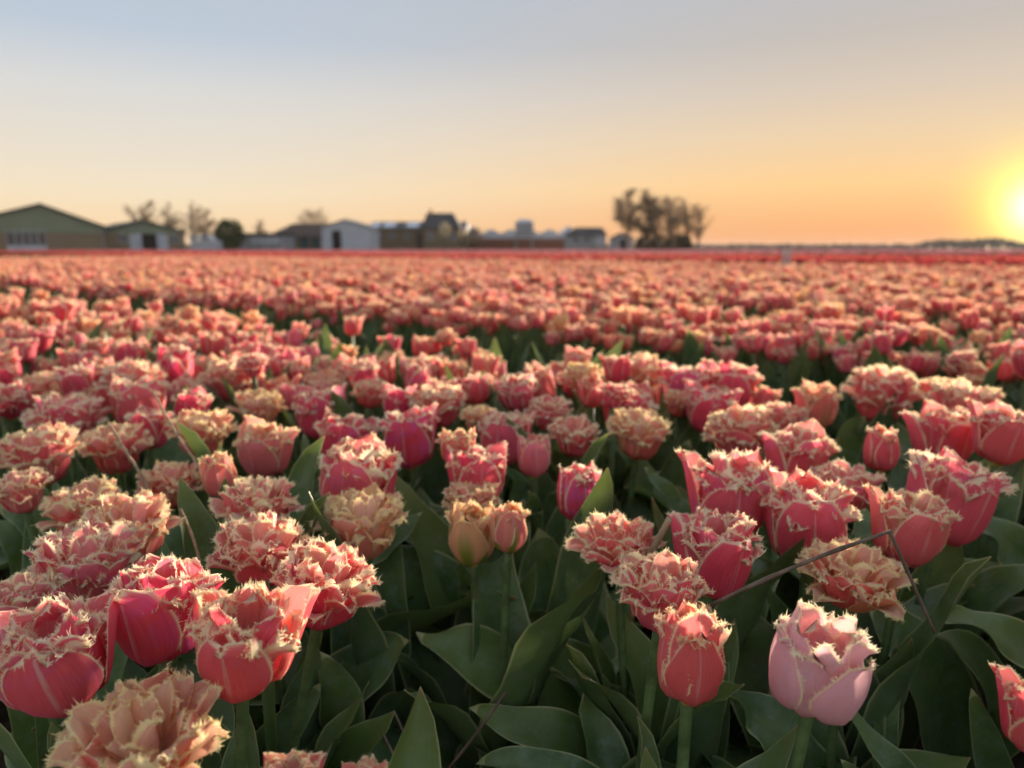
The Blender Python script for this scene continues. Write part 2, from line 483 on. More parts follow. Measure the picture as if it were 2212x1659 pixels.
def arrange(kind, g, lod=FRONT, face=None):
    """list of (petal kind, variant, matrix) of one bloom about 8 cm across, rooted at its base"""
    out = []
    n = NV[lod]

    def whorl(k, cnt, sc, tilt, ph, jt=0.05, r=0.003, dz=0.0, zs=1.0):
        for q in range(cnt):
            az = ph + q * 2 * math.pi / cnt + g.uniform(-.14, .14)
            s = sc * g.uniform(.93, 1.07)
            Mx = Matrix.Rotation(az, 4, 'Z') @ Matrix.Translation((r, 0, dz)) @ Matrix.Rotation(tilt + g.uniform(-jt, jt), 4, 'Y') @ \
                Matrix.Diagonal((s, s, s * zs, 1))
            out.append((k, g.randrange(n), Mx))
    p = g.uniform(0, 6.28) if face is None else face
    few = lod == FAR
    if kind == 'S':
        whorl('closed', 3, 1.0, 0.07, p, .05); whorl('closed', 3, 0.95, -0.04, p + 1.05)
        whorl('closed', 4, 0.84, -0.05, p + .4, .06, dz=.010)
        whorl('frill', 4 if not few else 2, .98, 0.0, p, .14, .004, .016)
        whorl('curl', 2 if not few else 1, .95, 0.0, p, .14, .003, .018)
    elif kind == 'G':                                # goblet: few broad petals, little frill
        whorl('closed', 3, 1.06, 0.20, p + .75, .06, zs=.86); whorl('closed', 3, 0.99, 0.07, p - .3, .05, zs=.88)
        whorl('closed', 4 if not few else 2, 0.84, 0.08, p + .3, .08, dz=.006, zs=.9)
        whorl('frill', 6 if not few else 2, .95, 0.12, p + .2, .12, .006, .014)
    elif kind == 'C':
        whorl('cup', 3, 1.10, 0.12, p, .06); whorl('cup', 3, 1.02, -0.03, p + 1.05, .06)
        whorl('closed', 5 if not few else 3, 0.84, 0.05, p + .5, .08, dz=.008)
        whorl('frill', 8 if not few else 3, .98, 0.18, p + .2, .12, .008, .014)
        whorl('curl', 6 if not few else 1, 1.0, 0.12, p, .14, .005, .018)
        whorl('frill', 4 if not few else 1, 1.0, 0.0, p, .12, .002, .018)
    elif kind == 'D':
        whorl('open', 5, 1.06, 0.0, p, .10); whorl('cup', 5 if not few else 4, .90, 0.10, p + .6, .10, dz=.004)
        whorl('curl', 9 if not few else 4, 1.08, 0.36, p + .2, .14, .011, .010)
        whorl('frill', 9 if not few else 3, 1.10, 0.22, p + .5, .14, .009, .014)
        whorl('curl', 7 if not few else 2, 1.08, 0.16, p, .2, .006, .017)
        whorl('frill', 4 if not few else 1, 1.05, 0.0, p, .14, .002, .018)
    else:                                            # 'O' wide open, face showing
        whorl('wide', 4, 1.05, 0.0, p, .12); whorl('open', 4, 1.0, 0.05, p + .7, .12, dz=.003)
        whorl('curl', 8 if not few else 4, 1.2, 0.52, p + .2, .18, .014, .008)
        whorl('frill', 9 if not few else 3, 1.2, 0.36, p + .5, .2, .010, .011)
        whorl('curl', 7 if not few else 2, 1.1, 0.18, p, .25, .006, .015)
        whorl('frill', 4 if not few else 1, 1.0, 0.0, p, .2, .002, .017)
    return out


def bloom_mesh(kind, lod, seed, hue, pale, mat):
    g = random.Random(seed)
    VV, FF, AA, LL = [], [], [], []
    b0 = 0
    for k, i, Mx in arrange(kind, g, lod):
        V, F, A, ly = LIB[k, lod, i]
        m3 = np.array(Mx)
        VV.append(V @ m3[:3, :3].T + m3[:3, 3])
        flip = np.linalg.det(m3[:3, :3]) < 0
        FF += [tuple(b0 + x for x in (f[::-1] if flip else f)) for f in F]
        AA.append(A); LL.append(np.tile((ly, hue + g.uniform(-.06, .06), pale), (len(V), 1)))
        b0 += len(V)
    return np.vstack(VV), FF, np.vstack(AA), np.vstack(LL)


# ------------------------------------------------------------------ stems and leaves
def tube(pts, radii, ns=8, cap=True):
    V, F = [], []
    pts = [Vector(p) for p in pts]
    for i, p in enumerate(pts):
        t = (pts[min(i + 1, len(pts) - 1)] - pts[max(i - 1, 0)]).normalized()
        a = t.cross(Vector((0.31, 0.83, 0.17))).normalized() if abs(t.z) > 0.5 else t.cross(Vector((0, 0, 1))).normalized()
        b = t.cross(a)
        for q in range(ns):
            an = 2 * math.pi * q / ns
            V.append(p + (a * math.cos(an) + b * math.sin(an)) * radii[i])
    for i in range(len(pts) - 1):
        for q in range(ns):
            r = (q + 1) % ns
            F.append((i * ns + q, i * ns + r, (i + 1) * ns + r, (i + 1) * ns + q))
    if cap:
        F.append(tuple(range(ns))[::-1])
        F.append(tuple((len(pts) - 1) * ns + q for q in range(ns)))
    return V, F


def bez(pts, n):
    """smooth resampling of a few control points"""
    P = [np.array(p, dtype=float) for p in pts]
    P = [2 * P[0] - P[1]] + P + [2 * P[-1] - P[-2]]
    out = []
    m_ = len(P) - 3
    for k in range(n):
        s = k / (n - 1) * m_
        i = min(int(s), m_ - 1)
        t = s - i
        a, b, c, d = P[i:i + 4]
        out.append(0.5 * ((2 * b) + (-a + c) * t + (2 * a - 5 * b + 4 * c - d) * t * t + (-a + 3 * b - 3 * c + d) * t ** 3))
    return np.array(out)


def leaf_geo(spine, W, nhint, fold=0.35, wave=0.004, twist=0.0, seed=0, nu=9, nv=18, foot=0.45, curl=0.0):
    """blade along the spine (base to tip), half width W, facing nhint; keeled by fold, margin rippled by wave"""
    g = np.random.default_rng(seed)
    sp = bez(spine, nv)
    V, F, A = [], [], []
    ph, fq = g.uniform(0, 6.28, 2), g.uniform(6, 11)
    us = np.array([-1, -.93, -.72, -.4, 0, .4, .72, .93, 1]) if nu == 9 else np.linspace(-1, 1, nu)
    nh = np.array(nhint, dtype=float)
    for j in range(nv):
        v = j / (nv - 1)
        t = sp[min(j + 1, nv - 1)] - sp[max(j - 1, 0)]
        t /= np.linalg.norm(t) + 1e-9
        n = nh - t * np.dot(nh, t)
        n /= np.linalg.norm(n) + 1e-9
        s = np.cross(t, n)
        tw = twist * (v - 0.3)
        s, n = s * math.cos(tw) + n * math.sin(tw), n * math.cos(tw) - s * math.sin(tw)
        if v < 0.45:
            wv = foot + (1 - foot) * float(smooth(0, 0.45, v))
        else:
            q = (v - 0.45) / 0.55
            wv = (1 - q ** 1.9) ** 0.8 if q < 1 else 0.0
        wv = max(wv, 0.012) * W
        fo = fold * (1.5 - v)
        for u in us:
            au = abs(u)
            rp = wave * (0.3 + v) * au ** 2.2 * math.sin(fq * v * 2 + (ph[0] if u > 0 else ph[1])) * (1 if wv > 0.15 * W else 0.2)
            V.append(sp[j] + s * wv * u * math.cos(fo * au) + n * (wv * (math.sin(fo) * au ** 1.35 + curl * au * au) + rp))
            A.append((u, v, au if v < 0.96 else 1.0))
    for j in range(nv - 1):
        for i in range(len(us) - 1):
            a = j * len(us) + i
            F.append((a, a + 1, a + len(us) + 1, a + len(us)))
    return np.array(V), F, np.array(A)


def leaf_spine(L, a0, a1, n=5):
    pts = [(0.004, 0, 0.012)]
    for k in range(1, n):
        a = a0 + (a1 - a0) * (k / (n - 1)) ** 1.4
        p = pts[-1]
        pts.append((p[0] + math.cos(a) * L / (n - 1), 0, p[2] + math.sin(a) * L / (n - 1)))
    return pts


LEAVES = []
for i, (L, W0, a0, a1, fo, wa, tw) in enumerate(((.30, .030, 1.52, 1.05, .45, .004, .3), (.27, .038, 1.45, .55, .35, .006, -.4), (.32, .026, 1.55, 1.3, .55, .003, .5),
                                                (.25, .042, 1.35, .15, .30, .007, .2), (.28, .034, 1.5, .85, .4, .006, -.6), (.23, .030, 1.5, 1.0, .5, .004, .7),
                                                (.29, .040, 1.42, .40, .35, .008, .9), (.33, .028, 1.55, 1.15, .5, .005, -.9))):
    geos = []
    W = W0 * 1.3
    for nu, nv in ((9, 18), (5, 9), (3, 6)):
        geos.append(leaf_geo(leaf_spine(L, a0, a1), W, (-0.8, 0, 0.6), fo, wa, tw, 40 + i, nu, nv))
    LEAVES.append(geos)
LEAF_ME = [mesh('leaf', g0[0][0], g0[0][1], [M['leaf']], dict(pc=g0[0][2])) for g0 in LEAVES]
LEAF_MID = [mesh('leaf', g0[1][0], g0[1][1], [M['leaf']], dict(pc=g0[1][2])) for g0 in LEAVES]

# ------------------------------------------------------------------ ground
def soil_material():
    m_, t, out = material('soil')
    co = t.new('ShaderNodeTexCoord').outputs['Object']
    a, b = t.noise(co, 9.0, 6, 0.65), t.noise(co, 60.0, 4, 0.6)
    c = t.mix(t.ss(a, 0.3, 0.7), (0.022, 0.015, 0.010), (0.060, 0.042, 0.028))
    c = t.mix(t.m('MULTIPLY', t.ss(b, 0.55, 0.75), 0.5), c, (0.09, 0.068, 0.045))
    t.put(out, bsdf(t, c, 0.95, 0.0, bump=t.m('ADD', a, t.m('MULTIPLY', b, 0.4)), bumpd=0.03, bumpk=0.8))
    return m_


M['soil'] = soil_material()
gv, gf = [], []
ticks = [-4000, -800, -150, -40, -12] + [x * 0.25 for x in range(-24, 25)] + [12, 40, 150, 800, 4000]
yt = [-4000, -300, -20, -4] + [x * 0.25 for x in range(-8, 41)] + [14, 25, 60, 200, 900, 4500]
gr = random.Random(3)
for y in yt:
    for x in ticks:
        near_ = abs(x) < 6 and -2 < y < 10
        gv.append((x, y, gr.uniform(-.02, .02) if near_ else 0.0))
for j in range(len(yt) - 1):
    for i in range(len(ticks) - 1):
        a = j * len(ticks) + i
        gf.append((a, a + 1, a + len(ticks) + 1, a + len(ticks)))
tag(link('ground', mesh('ground', gv, gf, [M['soil']])), 'dark bare soil of the tulip field', None, None, 'structure')

# ------------------------------------------------------------------ unseen pale sand added behind the camera to bounce light
M['bounce_mat'] = simple('bounce_sand', (0.42, 0.36, 0.27), 0.95, 0.2, 14.0, 0.0)  # made pale to throw skylight up at the near blooms
pa, pb = Vector((0.661, 0.751, 0)), Vector((0.751, -0.661, 0))
tv_, tf_ = [], []
for k in range(81):
    al = -20 + k * .5
    e0 = 0.02 + .03 * math.sin(al * 3.1) + .02 * math.sin(al * 7.7)
    for of in (-3.2, -2.4, -1.2, -.4, e0):
        q = pa * of + pb * al
        tv_.append((q.x, q.y, 0.034 if -3.2 < of < 0 else 0.022))
for k in range(80):
    for i in range(4):
        a = k * 5 + i
        tf_.append((a, a + 1, a + 6, a + 5))
tag(link('bounce_sheet', mesh('bounce_sheet', tv_, tf_, [M['bounce_mat']])), 'added unseen sheet of pale sand bouncing light onto the near blooms', None, None, 'structure')

# ------------------------------------------------------------------ tulips one can tell apart
NRM = Vector((0.661, 0.751, 0))                 # across the beds
ALONG = Vector((0.751, -0.661, 0))
PATHS = [(1.58, 2.18), (3.42, 3.80), (5.14, 5.42), (6.82, 7.10), (8.5, 8.8), (10.2, 10.5), (11.9, 12.2)]
FIELD_END = 14.5

core_v, core_f = [], []
for kx in range(7):                              # pistil and six stamens on the receptacle
    an = kx * math.pi / 3
    r0 = 0.0 if kx == 6 else 0.006
    V, F = tube([(r0 * math.cos(an) * .4, r0 * math.sin(an) * .4, 0.0), (r0 * math.cos(an), r0 * math.sin(an), .016 if kx < 6 else .02),
                 (r0 * 1.3 * math.cos(an), r0 * 1.3 * math.sin(an), .027 if kx < 6 else .024)], (.002, .0014, .002) if kx < 6 else (.004, .0036, .003), 6)
    core_f += [tuple(x + len(core_v) for x in f) for f in F]; core_v += V
V, F = tube([(0, 0, -.006), (0, 0, 0), (0, 0, .003)], (.0042, .007, .004), 8)
core_f += [tuple(x + len(core_v) for x in f) for f in F]; core_v += V
CORE = mesh('flower_head', core_v, core_f, [M['core']])
NORMW = {}
for kd in 'SCDOG':
    Vb = np.vstack([bloom_mesh(kd, FRONT, q, 0, 0, None)[0] for q in (5, 6)])
    NORMW[kd] = (np.percentile(np.abs(Vb[:, 0]), 98.5) + np.percentile(np.abs(Vb[:, 1]), 98.5), np.percentile(Vb[:, 2], 97))

HEROES = [
    # x, y, width, kind, hue, pale, tilt to viewer, lean, label
    (310, 1612, 345, 'O', .72, .12, 24, -4, 'big open cream-yellow ruffled tulip cut by the bottom edge, lowest in the picture'),
    (122, 1425, 250, 'C', .16, .05, 12, -6, 'crimson cup tulip with wide smooth front petal, above the big cream-yellow one'),
    (346, 1322, 222, 'C', .10, .00, 4, 3, 'crimson tulip with one large pointed front petal, fringed cream behind it'),
    (528, 1390, 238, 'C', .28, .05, 12, 8, 'coral-pink tulip with tall folded right petal, second above the bottom cream one'),
    (700, 1275, 228, 'D', .24, .06, 10, 16, 'rose tulip with a pointed petal reaching right over big dark leaf'),
    (562, 1198, 200, 'D', .34, .10, 8, -4, 'shaggy salmon-rose tulip directly behind the one with the pointed petal'),
    (190, 1228, 225, 'D', .20, .25, 14, 4, 'shaggy pale pink double tulip behind the two crimson cups'),
    (40, 1308, 150, 'D', .22, .30, 10, -8, 'pale fringed pink tulip cut by the left edge beside crimson cups'),
    (282, 1150, 192, 'D', .48, .28, 10, 4, 'peach and cream shaggy tulip right of the rust-orange tulip'),
    (190, 1108, 172, 'D', .58, .05, 6, -6, 'rust-orange ruffled tulip above the wavy leaf at the left edge'),
    (556, 1105, 176, 'D', .40, .18, 4, 6, 'cream-fringed tulip with a mauve petal sticking up at its left'),
    (48, 1064, 125, 'D', .42, .25, 10, -5, 'cream and rose tulip touching the left edge above wavy leaf'),
    (788, 1138, 192, 'D', .78, .20, 8, 0, 'bright yellow-cream spiky tulip with orange-red inner petals over dark leaf'),
    (776, 1046, 188, 'C', .22, .10, 2, 4, 'rose tulip of broad upright petals directly behind the yellow-cream spiky one'),
    (370, 1052, 132, 'D', .56, .05, 10, 2, 'tight rust and cream tulip just right of the pointed upright leaf'),
    (476, 1026, 78, 'S', .66, .20, 0, -8, 'small peach bud-like tulip between the rust one and the open striped one'),
    (571, 976, 122, 'C', .52, .32, 14, 3, 'peach-cream open tulip with striped petals and green base'),
    (250, 972, 142, 'D', .50, .08, 8, 0, 'salmon ruffled tulip behind a thin straw stalk'),
    (88, 988, 168, 'D', .44, .16, 10, -3, 'wide salmon-cream tulip just below the tulip with magenta front petal'),
    (148, 912, 158, 'D', .14, .20, 6, 2, 'tulip with broad magenta front petal under a pale frilled top'),
    (438, 940, 140, 'D', .68, .14, 8, 4, 'yellow-cream ruffled tulip crossed by the long straw stalk'),
    (322, 928, 92, 'C', .16, .05, 4, 5, 'deep pink tulip tucked behind the salmon one with the straw'),
    (302, 876, 122, 'C', .22, .16, 6, 0, 'pink and white cup tulip behind the top of long straw stalk'),
    (748, 954, 130, 'C', .14, .02, 6, 8, 'crimson tulip with open cream mouth and a petal pointing right'),
    (884, 950, 130, 'C', .04, .02, 2, -2, 'magenta tulip with one round front petal, right of the crimson open one'),
    (990, 968, 88, 'C', .54, .10, 4, 0, 'slim salmon-orange tulip beside the magenta round-petalled one'),
    (1092, 948, 124, 'C', .20, .12, 6, 2, 'rose tulip with brown-streaked front petal left of the single pink tulip'),
    (1155, 986, 70, 'S', .30, .35, 0, 0, 'small closed pale pink tulip on a bare stem in the middle'),
    (1241, 946, 116, 'D', .36, .06, 8, 0, 'coral tulip with mauve heart right of the small closed pink one'),
    (1030, 1032, 130, 'C', .16, .05, 4, 2, 'rose tulip rising behind the orange shaggy one in the middle'),
    (1020, 1090, 124, 'D', .60, .04, 4, 0, 'orange shaggy tulip above the two yellow-green buds'),
    (1017, 1152, 108, 'S', .88, .15, 6, -4, 'yellow-green closing tulip with a green streaked petal'),
    (1102, 1142, 82, 'S', .70, .22, 2, 6, 'slim peach-green tulip at right of the yellow-green one'),
    (1250, 1064, 98, 'S', .06, .06, 4, 0, 'split magenta-pink tulip with a green leaf standing in front'),
    (1332, 1180, 184, 'O', .38, .10, 12, -6, 'broad coral tulip of frilled tiers, left of the brown cut stalk'),
    (1432, 1288, 214, 'D', .32, .10, 12, 4, 'large shaggy coral tulip in front of the brown cut stalk'),
    (1545, 1198, 192, 'C', .20, .12, 8, 6, 'pink and cream tulip right behind the large shaggy coral one'),
    (1490, 1412, 166, 'S', .40, .12, 4, 0, 'salmon egg-shaped tulip on a visible straight stem at the bottom'),
    (1765, 1436, 212, 'G', .14, 1.0, 6, 4, 'pale blush-pink goblet tulip with lilac side petal'),
    (1577, 1076, 190, 'C', .16, .12, 6, 3, 'rose-crimson tulip with pale frilled mouth above the pink and cream one'),
    (1748, 1132, 205, 'C', .16, .14, 8, -3, 'large rose tulip partly under the broken reed'),
    (1820, 1062, 158, 'D', .24, .14, 4, 2, 'frilled pink tulip behind the reed and a green leaf tip'),
    (1962, 1142, 165, 'C', .42, .22, 4, 4, 'salmon-cream tulip at the bend of the broken reed'),
    (2052, 1078, 205, 'C', .18, .14, 4, 10, 'wide rose tulip with petal pointing right, behind the reed bend'),
    (1842, 1250, 225, 'O', .66, .06, 18, 3, 'open yellow-cream tulip framed below the broken reed'),
    (1602, 942, 156, 'D', .40, .12, 8, -4, 'frilly cream-pink tulip up left of the crimson green-edged one'),
    (1724, 992, 142, 'C', .20, .02, 6, 4, 'crimson tulip with a green-tinted right petal'),
    (1905, 970, 76, 'S', .34, .14, 0, 0, 'narrow upright salmon tulip alone between dark leaves at right'),
    (2040, 946, 138, 'C', .26, .10, 2, -2, 'pink tulip with smooth left petals near the right edge'),
    (2165, 942, 130, 'C', .30, .12, 4, 3, 'rose tulip cut by right edge beside the smooth-petalled pink one'),
    (1380, 942, 140, 'D', .74, .14, 6, 3, 'yellow-cream spiky tulip over broad folded leaf right of centre'),
    (2245, 1555, 165, 'C', .30, .05, 4, 0, 'coral tulip mostly cut off at the lower right edge'),
    (628, 1706, 130, 'C', .42, .10, 4, 0, 'coral tulip tip poking up at the bottom edge'),
    (790, 1716, 100, 'S', .50, .30, 4, 0, 'cream tulip tip barely showing at the bottom edge'),
    (1535, 888, 108, 'C', .10, .02, 2, 0, 'magenta-pink tulip in the tight cluster above the frilly cream-pink one'),
    (1690, 908, 96, 'D', .34, .20, 4, 0, 'pale salmon tulip just right of the frilly cream-pink one'),
    (1188, 896, 102, 'D', .30, .14, 6, 0, 'salmon frilled tulip just above the coral one with mauve heart'),
    (1032, 906, 84, 'D', .80, .18, 6, 0, 'small olive-yellow ruffled tulip in the middle'),
    (948, 880, 122, 'D', .36, .10, 6, 0, 'coral and cream tulip left of small olive-yellow one'),
    (860, 874, 74, 'C', .14, .06, 2, 0, 'deep pink upright tulip left of the coral and cream one'),
    (560, 886, 116, 'D', .74, .06, 4, 0, 'orange-yellow ruffled tulip above the peach-cream striped one'),
    (604, 852, 72, 'C', .56, .08, 2, 0, 'small orange tulip peeking right of the orange-yellow ruffled one'),
    (690, 898, 112, 'C', .14, .06, 4, -3, 'deep pink cup tulip behind the crimson open-mouthed one'),
    (418, 882, 82, 'C', .10, .00, 0, 4, 'short crimson tulip without frill right of pink and white cup'),
    (376, 798, 90, 'S', .04, .02, 6, 4, 'tall deep-magenta tulip standing above its neighbours on the left'),
    (18, 868, 84, 'C', .10, .00, 2, 0, 'magenta tulip half hidden by the left edge'),
    (92, 848, 108, 'D', .52, .18, 4, 3, 'peach shaggy tulip beside the half-hidden magenta one at left'),
    (1165, 838, 76, 'S', .40, .22, 0, 0, 'tall salmon tulip rising over its row right of centre'),
    (1120, 842, 92, 'D', .24, .14, 4, 0, 'pink frilled tulip touching the tall salmon one'),
    (2078, 884, 150, 'D', .40, .12, 6, 0, 'wide salmon tulip with a leaf tip in front near right edge'),
    (1905, 858, 160, 'D', .30, .08, 6, 4, 'wide rose tulip at the edge of the gap, right side'),
    (2030, 852, 96, 'D', .48, .24, 4, 0, 'pale cream tulip between the two wide ones at right'),
    (1765, 880, 100, 'C', .62, .10, 4, 0, 'salmon-orange tulip with greenish foot near the gap'),
    (1480, 842, 110, 'C', .12, .04, 4, -4, 'pink cup tulip at the left of the magenta cluster by the gap'),
    (1585, 842, 110, 'C', .14, .06, 4, 4, 'rose tulip crowning the magenta cluster by the gap'),
    (1390, 815, 120, 'D', .58, .16, 6, 0, 'peach shaggy tulip beside the dark gap right of centre'),
    (1290, 830, 90, 'D', .72, .14, 6, 0, 'yellow-orange tulip with upright bracts left of the peach shaggy one'),
    (1355, 890, 120, 'C', .20, .10, 6, 3, 'rose and cream tulip behind the yellow-cream spiky one'),
    (505, 822, 130, 'D', .40, .18, 6, 0, 'broad salmon-cream tulip right of the tall deep-magenta one'),
    (285, 832, 130, 'D', .26, .10, 6, 0, 'rose-cream tulip left of the tall deep-magenta one'),
    (585, 800, 66, 'C', .12, .04, 2, 0, 'deep pink tulip right of the broad salmon-cream one'),
    (700, 838, 96, 'D', .52, .12, 6, 0, 'apricot ruffled tulip behind the deep pink cup'),
    (800, 852, 84, 'D', .46, .08, 4, 0, 'salmon tulip right of the apricot ruffled one'),
]


def tri_color(hue, pale, green=0.0):
    return (0.5 + hue, 0.5 + pale, green, 1)


HERO = []
hg = random.Random(21)
for (x, y, wpx, kd, hue, pale, tilt, lean, label) in HEROES:
    zc = 0.40 + hg.uniform(-.016, .016) + (0.02 if 'tall' in label else 0)
    if y > 1650:
        zc = 0.37
    c = at_z(x, y, zc)
    dep = to_px(c)[2]
    wid = wpx / FPX * dep
    s = min(1.6, max(0.55, 0.97 * wid / NORMW[kd][0]))
    up = Vector((math.sin(R(lean)), -math.sin(R(tilt * 0.7)), 1)).normalized()
    rotq = Vector((0, 0, 1)).rotation_difference(up).to_matrix().to_4x4()
    bh = NORMW[kd][1] * s
    base = c - up * bh * 0.5
    root = Vector((base.x - up.x * 0.16 + hg.uniform(-.015, .015), base.y - up.y * 0.12 + hg.uniform(-.01, .02), 0))
    t = tag(link('fringed_tulip', None), label, 'tulip', 'fringed tulips in the near bed')
    t.location = root
    # stem
    l0 = base - root
    V, F = tube(bez([(0, 0, -.01), (l0.x * .15, l0.y * .15, l0.z * .45), (l0.x * .75, l0.y * .75, l0.z * .85), tuple(l0 + up * .004)], 9), [.0046] * 8 + [.0052], 8)
    link('stem', mesh('stem', V, F, [M['stem']]), t)
    fh = link('flower_head', CORE, t, Matrix.Translation(l0) @ rotq @ Matrix.Scale(s, 4))
    green = (1.0 if '-green' in label else 0.78) if 'green' in label and 'green leaf' not in label else 0.0
    for k, i, Mx in arrange(kd, hg, FRONT, (-math.pi / 2 + hg.uniform(-.35, .35) if kd in 'CSG' else None)):
        p = link('petal', petal_mesh(k, i), fh, Mx)
        p.color = tri_color(hue + hg.uniform(-.07, .07), pale + hg.uniform(-.05, .05), green if hg.random() < .6 or '-green' in label else 0)
    HERO.append((t, root, c, label))


def give_leaves(t, g, cnt, lib, sc=(0.85, 1.1), azs=None):
    a0 = g.uniform(0, 6.28)
    for q in range(cnt):
        az = a0 + q * 2.2 + g.uniform(-.4, .4)
        s = g.uniform(*sc)
        lf = link('leaf', lib[g.randrange(len(lib))], t, Matrix.Rotation(az, 4, 'Z') @ Matrix.Scale(s, 4))


lg = random.Random(5)
for t, root, c, lab in HERO:
    px, py, d = to_px(c)
    give_leaves(t, lg, 5, LEAF_ME, (0.95, 1.38) if py < 1150 else (0.85, 1.18))

